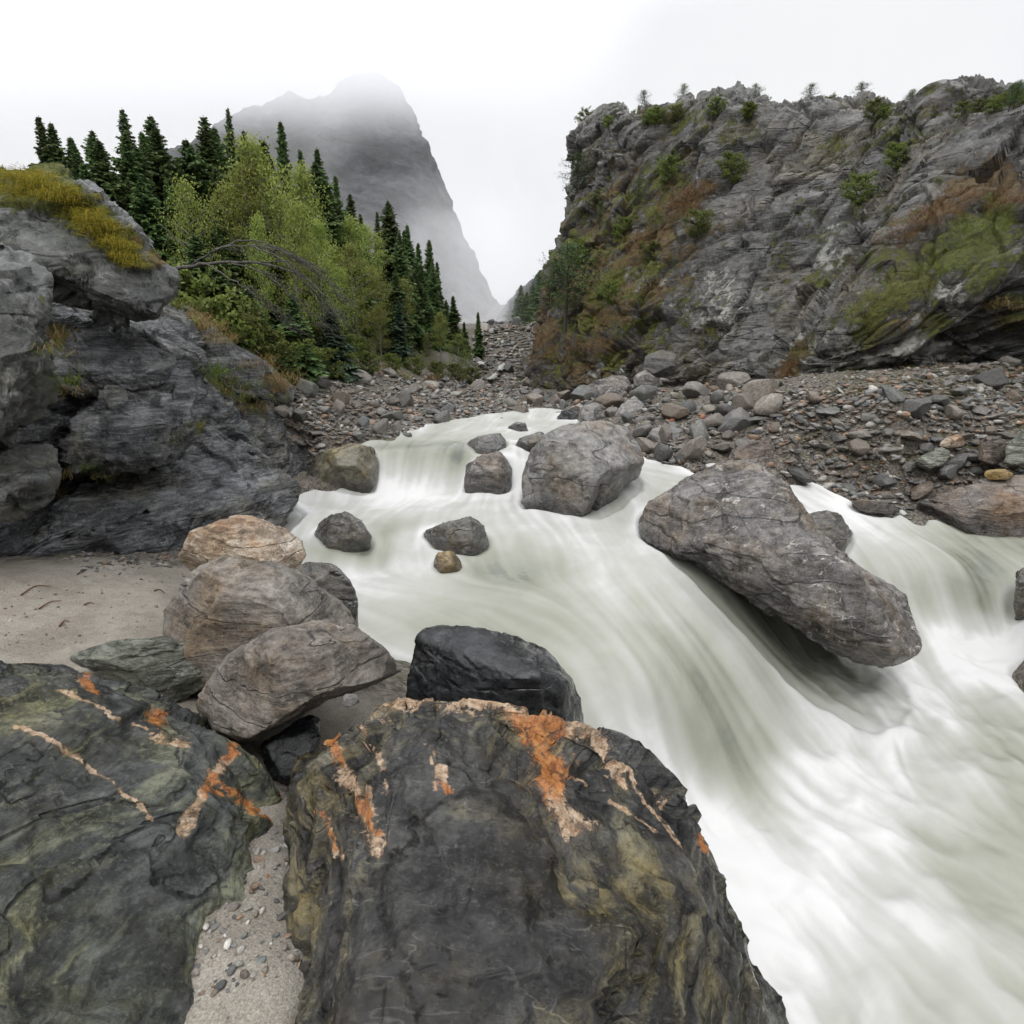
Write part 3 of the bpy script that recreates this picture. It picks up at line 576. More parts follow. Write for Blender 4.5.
boulder('wedge_boulder', 'dark wedge-shaped rock alone in the green pool', [(418,534),(445,523),(470,516),(485,523),(498,538),(494,551),(465,556),(435,549)], None, .42, M['darkriver'], 17, 5, (.1,0), 7, amp=.03, sink=0.2)
boulder('ochre_stone', 'small ochre stone in the pool below the dark wedge-shaped rock', [(430,567),(438,553),(452,550),(464,560),(463,573),(446,576),(432,573)], None, .16, M['orange'], 18, 5, amp=.05, cat='stone', sink=0.1)
boulder('shore_boulder', 'brown mossy boulder on the far bank beside the first cascade', [(304,468),(322,452),(350,444),(375,446),(383,465),(373,487),(340,490),(308,487)], None, .6, M['moss_stone'], 19, 5, (0,.1), 8, amp=.035, sink=0.2)
boulder('cascade_boulder', 'streaming wet boulder in the middle of the first cascade', [(463,492),(466,465),(480,453),(500,451),(513,465),(511,489),(490,494)], None, .4, M['purple'], 20, 5, amp=.04, sink=0.3)
boulder('flat_midstream_boulder', 'pale flat boulder in the stream just above the first cascade', [(461,446),(478,436),(500,433),(510,445),(503,452),(478,453)], None, .5, M['grey'], 21, 5, amp=.03, sink=0.2)
boulder('low_midstream_stone', 'low smooth stone standing in the narrow water upstream', [(503,431),(515,422),(528,423),(530,431),(517,434)], None, .35, M['grey'], 22, 4, cat='stone', sink=0.15)
boulder('upstream_brown_stone', 'brownish stone touching the upstream side of the square boulder', [(513,447),(521,436),(540,431),(552,440),(545,450),(525,453)], None, .4, M['darkriver'], 23, 5, cat='stone', sink=0.2)
boulder('brown_bank_block', 'brown angular block on the bank behind the biggest boulder', [(724,468),(732,450),(752,440),(772,442),(779,455),(768,468),(745,474)], 10.6, .45, M['redbank'], 24, 5, (0,.1), 8, (.65,.88), cat='boulder', sink=0.3)
boulder('arched_boulder', 'arched dark boulder at the top of the boulder pile below the cliff', [(578,398),(590,382),(607,374),(625,376),(632,388),(620,400),(595,404)], 17.5, .8, M['purple'], 25, 5)
boulder('white_block', 'pale whitish block on the crest of the boulder pile', [(629,384),(634,374),(645,370),(656,377),(654,385),(640,388)], 18, .4, M['grey'], 26, 4, cut=(.6,.8))
boulder('wall_block', 'square blue-grey block standing against the cliff foot', [(643,374),(645,356),(662,350),(677,355),(678,374),(660,380)], 19.2, .6, M['cliff'], 27, 5, cut=(.65,.85))
boulder('rounded_pile_boulder', 'rounded light grey boulder low in the boulder pile by the water', [(645,440),(652,429),(668,425),(683,430),(685,442),(672,451),(652,450)], 12.3, .45, M['grey'], 28, 5)
boulder('flat_pile_boulder', 'flat-topped dark boulder at the right of the boulder pile', [(682,418),(686,408),(702,404),(716,409),(717,420),(705,427),(688,425)], 13.6, .5, M['darkriver'], 29, 5)
boulder('slanting_pile_boulder', 'slanting grey boulder in the middle of the boulder pile', [(612,420),(622,404),(634,396),(645,404),(640,418),(622,425)], 14.6, .5, M['grey'], 30, 5)
boulder('leaning_pile_boulder', 'rounded pale boulder just behind the square midstream boulder', [(577,420),(583,407),(595,402),(605,405),(600,420),(588,426)], 14.5, .45, M['grey'], 31, 5)
boulder('dark_pile_boulder', 'dark squat boulder at the river end of the boulder pile', [(556,420),(560,411),(575,409),(583,418),(575,425),(560,425)], 15.3, .45, M['black_wet'], 32, 5)
boulder('tan_flat_stone', 'tan flat stone on top of the slabs of the stony bank', [(938,446),(945,437),(957,434),(968,439),(964,446),(950,449)], 10.9, .25, M['quartz_brown'], 33, 4, exp=.85, cat='stone')
boulder('dark_slab', 'big dark tilted slab on the stony bank below the tan flat stone', [(914,464),(922,455),(942,447),(951,451),(944,466),(928,471)], 10.6, .3, M['green'], 34, 5, cat='stone')
boulder('orange_brick_stone', 'flat orange-brown stone lying on the long reddish boulder', [(983,476),(986,470),(1005,469),(1014,474),(1008,480),(990,480)], 9.75, .18, M['orange'], 35, 4, cat='stone')
boulder('edge_dark_boulder', 'dark block at the picture edge above the orange-brown stone', [(1005,462),(1008,442),(1022,430),(1050,435),(1055,465),(1030,472)], 10.1, .5, M['green'], 36, 5)
boulder('brown_edge_boulder', 'brown shadowed block on the stony bank near the picture edge', [(978,460),(980,440),(992,434),(1006,440),(1006,460),(992,466)], 10.5, .4, M['redbank'], 37, 5)
boulder('waterline_slab', 'flat reddish slab along the waterline of the stony bank', [(846,505),(860,499),(885,501),(902,508),(890,515),(865,513)], 9.75, .3, M['redbank'], 38, 5, exp=.85, cat='stone')
boulder('speckled_bank_stone', 'rounded speckled grey stone in the middle of the stony bank', [(880,480),(884,472),(892,469),(899,474),(897,482),(888,485)], 10.5, .15, M['grey'], 39, 4, cat='stone')
# left rock wall
def ledge(name, label, rows, nu, nv, mat, cat, lay, amps, mossf=None, scale=1., lich=()):
    P = loft(rows, nu, nv); sh = P.shape; V = P.reshape(-1, 3); Fc = grid_faces(nu, nv); N = vnormals(V, Fc[:, [0, 1, 2]])
    c = V.mean(0)
    if (N @ c).mean() > 0 and ((N * (V - 0)).sum(1)).mean() > 0: Fc = Fc[:, ::-1]; N = -N
    R = frame_of(lay); q = V @ R.T / scale; wv = np.stack([fbm(q * .7 + 3, 3), fbm(q * .7 + 9, 3), fbm(q * .7 + 21, 3)], 1)
    q2 = q + .5 * wv
    d = amps[0] * fbm(q * .45, 4)
    c1, e1 = chips(q2 * np.array([.4, .65, 1.5])); d += amps[1] * c1 - amps[1] * .35 * sstep(.12, 0, e1)
    c2, e2 = chips(q2 * np.array([.9, 1.5, 4.2]), 7); d += amps[2] * c2 - amps[2] * .3 * sstep(.12, 0, e2)
    c3, e3 = chips(q2 * np.array([2., 3.2, 10.]), 9); d += amps[2] * .45 * c3
    d += amps[3] * strata(q, 2.3, 3) * 1.2 + amps[3] * .6 * strata(q, 6., 8) + amps[3] * .35 * ridge(q * np.array([.7, .7, 7.]), 5) + amps[4] * fbm(q * 6, 5, .6)
    V = V + (d * scale)[:, None] * N
    N = vnormals(V, Fc[:, [0, 1, 2]])
    base = np.array([c[0], c[1], V[:, 2].min()]); me = mk_mesh(name, V - base, Fc)
    px, py = proj(V); lv = np.zeros(len(V))
    for (a_, b_, r_) in lich: lv = np.maximum(lv, np.exp(-((px - a_) ** 2 + (py - b_) ** 2) / r_ ** 2))
    add_attr(me, 'lich', lv); add_attr(me, 'wet', sstep(.3, .03, V[:, 2] - water_z(V[:, 0], V[:, 1])))
    if mossf is not None:
        m, h = mossf(V, N); add_attr(me, 'moss', m); add_attr(me, 'hue', h)
    o = link(name, me, mat, base); tag(o, label, cat); HERO.append(V); return o, V.reshape(sh), N.reshape(sh)
def pxmoss(blobs, upw=1.0, base=.0):
    def f(V, N):
        px, py = proj(V); mv = np.full(len(V), base); hv = np.full(len(V), .3)
        for (mx, my, rx, ry, rot, st, hue) in blobs:
            a = math.radians(rot); dx = px - mx; dy = py - my
            u = (dx * math.cos(a) + dy * math.sin(a)) / rx; v = (-dx * math.sin(a) + dy * math.cos(a)) / ry
            k = st * np.exp(-(u * u + v * v)); hv = np.where(k > mv, hue, hv); mv = np.maximum(mv, k)
        return mv * np.clip(.75 + upw * .5 * N[:, 2], .3, 1.2), hv
    return f
LROWS = [
 [(-160,640,3.64),(0,592,5.27),(90,557,6.80),(190,549,7.67),(262,530,9.09),(335,499,11.27)],
 [(-160,560,4.07),(0,530,5.71),(100,506,7.34),(200,484,8.65),(268,472,9.96),(322,470,11.81)],
 [(-160,470,4.73),(0,470,6.15),(108,462,7.73),(200,447,9.09),(262,440,10.40),(315,458,12.14)],
 [(-160,400,5.16),(0,400,6.36),(112,400,7.94),(196,402,9.25),(252,412,10.72),(308,448,12.47)],
 [(-160,340,6.04),(0,340,7.13),(104,345,8.54),(192,360,10.07),(246,385,11.60),(304,436,12.90)],
 [(-160,280,7.24),(0,285,8.22),(110,305,9.85),(190,318,11.27),(240,352,12.58),(298,418,13.56)],
 [(-160,230,8.87),(0,240,9.96),(120,280,11.60),(190,300,13.01),(246,345,13.88),(300,410,14.43)],
 [(-160,240,11.05),(0,250,12.14),(120,300,13.78),(190,320,14.87),(246,360,15.41),(300,425,15.96)]]
ledge('rock_ledge', 'long wet blue-grey slate ledge dipping from the left wall down to the water', LROWS, 560, 420, M['ledge'], 'rock ledge', LN, (.12, .17, .075, .06, .02),
  pxmoss([(225,385,30,14,25,.75,.3),(250,405,26,10,35,.7,.5),(195,425,16,10,0,.6,.3),(60,480,14,30,20,.75,.6),(70,455,14,25,20,.55,.2),(100,490,12,12,0,.5,.2),(60,320,20,30,30,.65,.6),(62,385,20,10,0,.6,.4),(215,300,25,25,40,.6,.7)], .6))
OVER = len(HERO)
boulder('mossy_overhang', 'grey overhanging rock block draped with yellow moss, above the wet ledge', [(-60,172),(10,168),(60,172),(88,190),(120,215),(150,240),(168,262),(172,292),(155,318),(118,324),(72,306),(40,280),(0,250),(-60,245)], 7.4, 1.3, M['block'], 41, 7, (.35,.35), 12, (.6,.88), .03, LN, .03, 4, .05, center=(60,245),
   moss=[(10,178,45,.05),(35,182,40,.05),(60,195,34,.05),(85,215,28,.05),(105,230,26,.05),(125,250,22,.05),(50,178,34,.05),(100,218,20,.05),(158,255,16,.6),(135,245,12,.5)], cat='rock block', chip=.13, exp=.6)
boulder('bulging_block', 'dark blue-grey bulging block at the left edge under the mossy overhang', [(-90,228),(0,233),(30,258),(44,280),(34,325),(60,385),(62,425),(42,455),(0,452),(-90,452)], 5.1, .9, M['block'], 42, 6, (.3,.1), 11, (.62,.88), .03, LN, .03, 3, .04, center=(-20,345), cat='rock block', chip=.13, exp=.6,moss=[(44,300,8,.2)], sink=0)
boulder('lower_left_block', 'smooth grey-green slab below the bulging block at the left edge', [(-90,440),(0,440),(48,452),(52,480),(40,505),(0,520),(-90,525)], 4.85, .6, M['block'], 43, 6, (.3,.1), 10, (.6,.85), .03, LN, .03, 4, .04, center=(-20,482), cat='rock block', chip=.13, exp=.6,moss=[(60,480,10,.6)])
boulder('lower_ledge_slab', 'lowest broad wet slate slab sloping down to the water and the sand', [(20,560),(62,508),(110,458),(150,456),(196,412),(238,424),(288,462),(334,497),(302,522),(262,540),(190,553),(110,562),(30,592),(-60,610),(-60,585)], 7.6, .8, M['ledge'], 45, 7, (.62,.75), 11, (.74,.92), .025, LN, .06, 5, .04, center=(165,505), cat='rock slab', chip=.10, exp=.66, moss=[(195,425,14,.4),(180,440,10,.5)])
boulder('middle_ledge_block', 'dark upright rock face in the middle of the left ledge, brown and wet', [(58,395),(100,388),(150,380),(206,346),(214,392),(192,436),(164,468),(112,470),(72,476),(52,440)], 7.3, .7, M['ledge'], 46, 6, (.45,.1), 11, (.72,.9), .025, LN, .06, 4, .04, center=(132,425), cat='rock block', chip=.12, exp=.55, moss=[(65,390,12,.6)])
boulder('upper_ledge_slab', 'upper wet slate slab just under the mossy overhang, sloping towards the river', [(36,304),(70,310),(118,326),(160,332),(203,352),(208,374),(150,388),(104,397),(58,388),(42,345)], 7.9, .8, M['ledge'], 47, 6, (.5,.95), 10, (.74,.92), .025, LN, .07, 5, .04, center=(122,355), cat='rock slab', chip=.11, exp=.55, moss=[(58,335,14,.6),(60,380,10,.3)])
boulder('upper_ledge_block', 'dark split rock step under the brown grass at the forest edge', [(160,330),(170,300),(200,312),(235,345),(262,360),(300,392),(290,405),(240,395),(200,372)], 11.2, .8, M['ledge'], 44, 6, (.2,.3), 10, (.6,.85), .03, LN, .03, 4, .05, cat='rock block', moss=[(200,315,20,.7),(280,380,20,.6)])
# ------------------------------------------------------------------ right cliff
CCOL = [
 [(600,405,55),(598,378,55),(600,325,57),(605,262,60),(610,215,62),(613,172,64),(616,136,66)],
 [(530,408,34),(528,380,35),(541,328,37),(552,268,39),(566,218,41),(574,176,43),(579,142,45)],
 [(560,404,29.5),(556,380,30),(566,328,32),(578,268,34),(590,218,36.5),(598,172,38.5),(603,116,41)],
 [(600,398,26),(600,372,26.5),(603,326,28),(608,270,30),(614,215,32),(622,172,34),(628,122,36)],
 [(640,392,24),(640,365,24.3),(645,325,25.5),(650,270,27.5),(656,215,29.5),(664,172,31.5),(670,112,34)],
 [(690,389,22),(692,362,22.3),(698,322,23.4),(705,268,25),(713,215,26.8),(722,172,28.5),(728,104,31)],
 [(735,389,20),(738,362,20.3),(745,322,21.6),(755,270,23.2),(766,215,25),(775,172,26.8),(782,112,29)],
 [(770,390,18.4),(778,362,18.4),(792,322,19.3),(812,270,21.3),(830,215,23.5),(845,172,25.2),(852,104,28)],
 [(800,388,16.9),(808,362,16.4),(825,325,16.8),(850,275,18.2),(872,222,20.4),(890,172,22.6),(898,116,25)],
 [(850,382,16.2),(858,355,15.6),(868,318,15.5),(886,270,16.4),(905,220,18),(920,172,19.8),(930,106,22.5)],
 [(920,374,15.6),(926,348,15),(935,312,14.9),(948,265,15.6),(960,220,16.9),(972,172,18.4),(980,102,21.5)],
 [(1010,366,14.6),(1012,340,14.6),(1016,308,14.3),(1024,262,14.4),(1032,220,15.6),(1040,172,16.8),(1046,96,19.5)],
 [(1140,356,13),(1140,330,12.6),(1140,290,12.8),(1145,250,13.5),(1150,215,14.5),(1155,172,15.5),(1160,90,18)],
 [(1300,350,11.5),(1300,320,11.2),(1300,280,11.4),(1300,240,12),(1300,200,13),(1300,165,14),(1300,90,16.5)]]
A = np.array(CCOL, float).transpose(1, 0, 2)
rows = [list(map(tuple, r)) for r in A]
low = [(x, y + 22, Y) for x, y, Y in rows[0]]
rim = [(x + 6, y - 4, Y + 4) for x, y, Y in rows[-1]]; rim2 = [(x + 12, y + 25, Y + 16) for x, y, Y in rows[-1]]
rows = [low] + rows + [rim, rim2]
cb = [(x, y, a * 1.25, b * 1.35, r, min(st * 1.2, 1.1), h) for x, y, a, b, r, st, h in [(545,330,25,20,-60,.75,.75),(560,300,22,30,30,.6,.4),(590,320,30,25,-20,.8,.55),(615,280,40,22,-50,.75,.3),(640,245,45,22,-45,.75,.7),(600,345,28,14,-10,.8,.9),(580,370,30,8,-15,.6,.8),(690,200,35,12,-45,.9,.95),(665,225,30,14,-50,.7,.6),(610,360,24,14,0,.65,.2),
      (650,330,40,22,-40,.6,.4),(625,310,30,22,-40,.7,.7),(700,330,22,16,-40,.45,.3),(655,180,30,25,-50,.6,.3),
      (900,290,75,22,-40,.95,.3),(960,240,60,30,-35,1.,.15),(1000,215,40,30,-30,.95,.1),(935,215,60,12,-38,.95,.9),(975,185,50,18,-35,.95,.95),(1010,195,26,16,0,.9,.95),(880,330,40,16,-20,.8,.35),(935,325,30,12,-10,.7,.3),(990,270,40,25,-30,.85,.15),(1010,320,18,10,0,.7,.5),(790,372,16,10,-50,.8,.95),(800,350,20,10,-50,.7,.5),(820,280,30,14,-45,.5,.35),(700,290,20,10,-45,.4,.3),(860,200,30,12,-40,.45,.2),(745,385,20,6,0,.7,.3),(770,240,40,10,-45,.35,.2)]]
cliff, CV, CN = ledge('rock_cliff', 'tall craggy cliff with patches of green moss and rust-brown grass along the right bank', rows, 760, 520, M['cliff'], 'cliff', RN, (.24, .22, .08, .11, .025), pxmoss([(x, y, a, b, r, min(st * 1.0, .85), h) for x, y, a, b, r, st, h in cb] + [(605, 280, 110, 170, 20, .8, .5), (650, 200, 90, 60, -45, .7, .4), (930, 250, 140, 90, -30, .55, .3), (800, 250, 150, 60, -45, .4, .35), (700, 320, 80, 60, 0, .4, .4), (880, 130, 180, 40, -20, .5, .3), (680, 120, 120, 40, 0, .5, .4)], .4, .2), 2.2, [(860,345,55),(920,350,60),(800,365,40),(960,300,40),(640,280,50),(720,300,40),(600,380,30),(830,250,30)])
# ------------------------------------------------------------------ far mountains
def far_mat(name, a, b, c3, sc):
    t = NT(name); co = t.coord('Object'); n = t.noise(t.mapping(co, rot=(0, .7, .3), scale=(1, 1, 2.2)), sc, 10, .7); n2 = t.noise(co, sc * .25, 6, .65)
    c = t.ramp(n, [(.32, a), (.5, b), (.68, c3)]); c = t.mix(t.rng(n2, .45, .6, 0, .8), c, (.03, .042, .024))
    t.bsdf(c, .8, t.bump(n, 1., 4.), spec=.2); return t.m
FM = far_mat('far_rock', (.03, .03, .032), (.10, .10, .105), (.2, .2, .21), .09)
def mountain(name, label, rows, nu, nv, amp, sc):
    P = loft(rows, nu, nv); V = P.reshape(-1, 3); Fc = grid_faces(nu, nv); N = vnormals(V, Fc[:, [0, 1, 2]])
    if ((N * V).sum(1)).mean() > 0: Fc = Fc[:, ::-1]; N = -N
    d = amp * (ridge(V / sc * np.array([1, 1, .6]), 5) * .7 + fbm(V / sc * 2.3 + 5, 6, .6)); V = V + d[:, None] * N
    base = np.array([V[:, 0].mean(), V[:, 1].mean(), V[:, 2].min()])
    o = link(name, mk_mesh(name, V - base, Fc), FM, base); tag(o, label, None, None, 'structure'); return P
mountain('hills', 'steep misty mountain wall closing the gorge on the left', [
  [(60,430,120),(250,400,150),(330,395,150),(400,385,160),(450,375,175),(485,368,190),(505,362,210),(530,360,260)],
  [(60,380,140),(250,330,165),(330,325,165),(400,320,175),(448,325,190),(480,330,205),(500,335,225),(520,338,270)],
  [(60,330,160),(250,250,185),(330,250,185),(395,250,195),(432,265,208),(462,290,222),(490,316,238),(515,326,280)],
  [(60,270,180),(250,180,205),(330,175,205),(390,175,212),(424,185,220),(446,230,232),(475,288,245),(508,320,290)],
  [(60,230,200),(250,128,220),(320,110,225),(378,80,230),(412,125,234),(439,205,240),(472,276,252),(504,318,296)],
  [(60,240,240),(250,140,260),(325,120,262),(382,92,264),(420,150,266),(452,225,272),(482,285,280),(510,330,310)]], 240, 200, 6., 38)
mountain('hill', 'hazy wooded slope at the back of the gorge on the right', [
  [(470,372,230),(500,362,150),(520,372,110),(545,385,90),(600,390,90)],
  [(480,350,240),(505,338,160),(522,345,118),(548,345,98),(600,345,98)],
  [(488,333,250),(508,312,170),(526,305,126),(550,295,106),(600,290,106)],
  [(496,326,258),(511,303,178),(530,285,134),(552,268,114),(600,240,114)],
  [(505,330,280),(516,310,200),(536,295,155),(560,280,140),(610,250,140)]], 160, 120, 1.5, 14)
# ------------------------------------------------------------------ water
WS = .027
wx = np.arange(-4.6, 10.2, WS); wy = np.arange(1.2, 17.6, WS)
mx, my = np.meshgrid(wx, wy); NY, NX = mx.shape
Wq = np.c_[mx.ravel(), my.ravel()]
# evaluate the RBF on a coarse grid then refine
CS = .1
cx = np.arange(-5.6, 11.2, CS); cy = np.arange(.9, 18.2, CS); cmx, cmy = np.meshgrid(cx, cy)
cw = wrbf(np.c_[cmx.ravel(), cmy.ravel()])
cz = blur(cw[:, 0].reshape(cmx.shape), .7); cf = blur(cw[:, 1].reshape(cmx.shape), 1.0)
wz = bil(cz, (mx - cx[0]) / CS, (my - cy[0]) / CS); wf = bil(cf, (mx - cx[0]) / CS, (my - cy[0]) / CS)
wz = blur(wz, 3.5); 
gg = ground_z(mx.ravel(), my.ravel()).reshape(mx.shape)
# rocks standing in the water -> obstacle mask
mask = np.zeros(mx.shape)
for V in HERO:
    i = ((V[:, 0] - wx[0]) / WS).round().astype(int); j = ((V[:, 1] - wy[0]) / WS).round().astype(int)
    ok = (i >= 0) & (i < NX) & (j >= 0) & (j < NY)
    i, j, z = i[ok], j[ok], V[ok, 2]; k = z > wz[j, i] - .12
    mask[j[k], i[k]] = 1
mask = np.maximum(mask, (gg > wz + .02).astype(float))
mask = (blur(mask, 1.2) > .35).astype(float)
soft = blur(mask, 5.)
# flow: downhill plus a guide
sz = blur(wz, 5); dzy, dzx = np.gradient(sz, WS)
guide = [((540,420,-1.75),(470,440,-1.8)),((470,442,-1.8),(440,490,-2.45)),((400,446,-1.8),(390,490,-2.45)),((520,455,-1.86),(510,500,-2.48)),((440,500,-2.48),(330,580,-2.8)),((500,500,-2.48),(560,545,-2.65)),((560,530,-2.6),(600,590,-2.8)),((330,580,-2.8),(430,600,-2.82)),((430,600,-2.82),(540,615,-2.86)),
         ((640,512,-2.5),(660,570,-2.72)),((600,590,-2.8),(690,780,-4.12)),((660,570,-2.7),(770,760,-4.1)),((690,560,-2.75),(800,730,-4.1)),((800,490,-2.45),(900,540,-3.)),((900,540,-3.),(960,640,-4.)),((960,640,-4.),(900,760,-4.2)),((880,690,-4.1),(1024,760,-4.2)),((780,780,-4.2),(960,850,-4.3)),((760,850,-4.3),(900,1000,-4.4)),((980,700,-4.15),(1060,800,-4.3)),((660,475,-2.2),(780,490,-2.4))]
GPnt = []; GD = []
for a, b in guide:
    A_ = atZ(*a)[:2]; B_ = atZ(*b)[:2]
    for s in np.linspace(0, 1, 6): GPnt.append(A_ + (B_ - A_) * s); GD.append((B_ - A_) / np.linalg.norm(B_ - A_))
GPnt = np.array(GPnt); GD = np.array(GD)
cq = np.c_[cmx.ravel(), cmy.ravel()]; W_ = 1 / (np.linalg.norm(cq[:, None] - GPnt[None], axis=2) ** 2 + .15) ** 1.5
cg = (W_ @ GD) / W_.sum(1)[:, None]
gxv = bil(cg[:, 0].reshape(cmx.shape), (mx - cx[0]) / CS, (my - cy[0]) / CS); gyv = bil(cg[:, 1].reshape(cmx.shape), (mx - cx[0]) / CS, (my - cy[0]) / CS)
vx = gxv - dzx * 1.3; vy = gyv - dzy * 1.3
n3 = fbm(np.c_[Wq * .9, np.zeros(len(Wq))], 3).reshape(mx.shape); n4 = fbm(np.c_[Wq * .9, np.full(len(Wq), 9.)], 3).reshape(mx.shape)
flat = np.exp(-(np.hypot(dzx, dzy) / .3) ** 2); vx += n3 * .7 * flat; vy += n4 * .7 * flat
sy, sx = np.gradient(blur(mask, 6.), WS); sm = np.hypot(sx, sy) + 1e-6; ux, uy = sx / sm, sy / sm
dn = vx * ux + vy * uy; kk = np.clip(sm * .35, 0, 1) * (dn > 0); vx -= kk * dn * ux; vy -= kk * dn * uy
impact = np.clip(dn, 0, 2) * np.clip(sm * .3, 0, 1)
vm = np.hypot(vx, vy) + 1e-6; vx /= vm; vy /= vm
def lic(src, steps, h=1.0):
    acc = src.copy(); wsum = 1.
    for sgn in (1, -1):
        X, Y_ = np.meshgrid(np.arange(NX, dtype=float), np.arange(NY, dtype=float))
        for s in range(steps):
            X += sgn * h * bil(vx, X, Y_); Y_ += sgn * h * bil(vy, X, Y_)
            w = 1 - s / steps; acc += w * bil(src, X, Y_); wsum += w
    return acc / wsum
rw = np.random.RandomState(5)
def nrm(a): a = a - a.mean(); return a / (a.std() + 1e-9)
l1 = nrm(lic(blur(rw.normal(size=mx.shape), 1.), 44)); l2 = nrm(lic(blur(rw.normal(size=mx.shape), 3.5), 50)); l3 = nrm(lic(blur(rw.normal(size=mx.shape), 10.), 50))
streak = .13 * l1 + .45 * l2 + .8 * l3
slope = np.hypot(dzx, dzy)
lap = blur(wz, 8) - blur(wz, 2)
churn0 = fbm(np.c_[Wq * 3.1, np.zeros(len(Wq))], 4).reshape(mx.shape)
foam = wf + .03 + .19 * streak * (.5 + .6 * np.clip(slope, 0, 1)) + .16 * sstep(-3.95, -4.15, wz) * sstep(.4, .7, wf) + .55 * np.clip(impact, 0, 1)
halo = np.clip(blur(mask, 7) * 2.4, 0, 1) * (1 - mask)
foam = foam + .42 * halo * (.4 + .6 * np.clip(blur(churn0, 3) + .6, 0, 1)) * np.clip(wf * 1.5, 0, 1)
tb = np.c_[Wq * 2.2, np.zeros(len(Wq))]; tb[:, :2] += .35 * np.stack([fbm(tb * .8 + 4, 3), fbm(tb * .8 + 14, 3)], 1)
churn = fbm(tb, 6, .6).reshape(mx.shape); pool = sstep(-3.8, -4.05, wz) * sstep(.9, .3, slope)
foam = foam + .75 * churn * (.35 + .65 * pool)
foam = lic(foam, 6)
turb = fbm(np.c_[Wq * 1.6, np.zeros(len(Wq))], 4).reshape(mx.shape)
zz = wz + .014 * l2 * (.3 + np.clip(slope, 0, 1)) + .03 * l3 * (.4 + np.clip(slope, 0, 1.2)) + .06 * turb * np.clip(wf, 0, 1) * flat + .16 * churn * pool + .07 * halo * np.clip(wf + .3, 0, 1)
zz = blur(zz, 1.2)
ppx, ppy = proj(np.c_[Wq, wz.ravel()]); SH = np.array([(x, y) for x, y, z in SHORE])
keep = (gg < wz + .35) & (ppy.reshape(mx.shape) > np.interp(ppx.reshape(mx.shape), SH[:, 0], SH[:, 1]) - 5) & (my < 17.5)
# only faces over the channel
Fc = grid_faces(NX, NY); kf = keep.ravel()[Fc].all(1); Fc = Fc[kf]
used = np.unique(Fc); remap = -np.ones(NX * NY, int); remap[used] = np.arange(len(used))
Vw = np.c_[Wq, zz.ravel()][used]; Fc = remap[Fc]
me = mk_mesh('water', Vw, Fc)
add_attr(me, 'foam', foam.ravel()[used]); add_attr(me, 'streak', streak.ravel()[used]); add_attr(me, 'fine', l1.ravel()[used])
def water_mat():
    t = NT('silky_white_water'); co = t.coord('Object'); f = t.attr('foam'); s = t.attr('streak'); fi = t.attr('fine')
    n = t.noise(co, 2.2, 6, .6, 1.2)
    f2 = t.math('ADD', f, t.math('MULTIPLY', t.math('SUBTRACT', n, .5), .35))
    f2 = t.math('ADD', t.math('MULTIPLY', f2, .85), t.math('MULTIPLY', fi, .035))
    c = t.ramp(f2, [(0, (.105, .112, .09)), (.2, (.20, .208, .165)), (.45, (.285, .29, .25)), (.75, (.385, .388, .365)), (1., (.54, .543, .536))])
    b = t.bump(t.math('ADD', t.math('MULTIPLY', s, .5), t.math('MULTIPLY', n, .6)), .35, .03)
    p = t.bsdf(c, t.rng(f2, 0, .8, .22, .75), b, spec=.35)
    p.inputs['Subsurface Weight'].default_value = .0
    return t.m
wo = tag(link('river', me, water_mat()), 'milky green white-water river running through the gorge', None, None, 'structure')
# ------------------------------------------------------------------ distant waterfalls on the valley steps
def ribbon(name, label, pts, seed):
    rs = np.random.RandomState(seed); V = []; n = 40
    H_, ok_ = hit(np.array([p[0] for p in pts], float), np.array([p[1] for p in pts], float)); P = np.array([np.r_[h_ * .985 + [0, 0, .12], w] for h_, (px, py, Y, w) in zip(H_, pts)]); P = catmull(P, n)
    t = np.linspace(0, 1, 9); V = []
    for i in range(n):
        for k in t:
            wv = .38 * P[i, 3] * (1 + .35 * math.sin(i * .7 + seed) + .3 * rs.rand())
            V.append(P[i, :3] + np.array([(k - .5) * wv, -.1 * math.sin(k * math.pi) - .05 + .08 * rs.rand(), .08 * math.sin(k * math.pi)]))
    V = np.array(V); base = V.min(0); m = mk_mesh(name, V - base, grid_faces(9, n)); add_attr(m, 'foam', np.full(len(V), 1.) - .5 * rs.rand(len(V))); add_attr(m, 'streak', rs.rand(len(V))); add_attr(m, 'fine', rs.normal(size=len(V)) * .5)
    tag(link(name, m, wo.data.materials[0], base), label, 'waterfall')
ribbon('waterfall', 'thin white waterfall at the top of the boulder staircase', [(478,330,0,1.),(480,335,0,1.4),(479,340,0,1.1)], 1)
ribbon('waterfall', 'narrow white rapid by the last broadleaf trees on the left', [(479,361,0,.5),(481,366,0,.9),(485,371,0,.5)], 2)
ribbon('waterfall', 'upper white rapid in the middle of the boulder staircase', [(504,366,0,.5),(501,370,0,.9),(500,374,0,.5)], 3)
ribbon('waterfall', 'lower white rapid in the middle of the boulder staircase', [(496,377,0,.5),(492,380,0,.9),(489,384,0,.4)], 4)
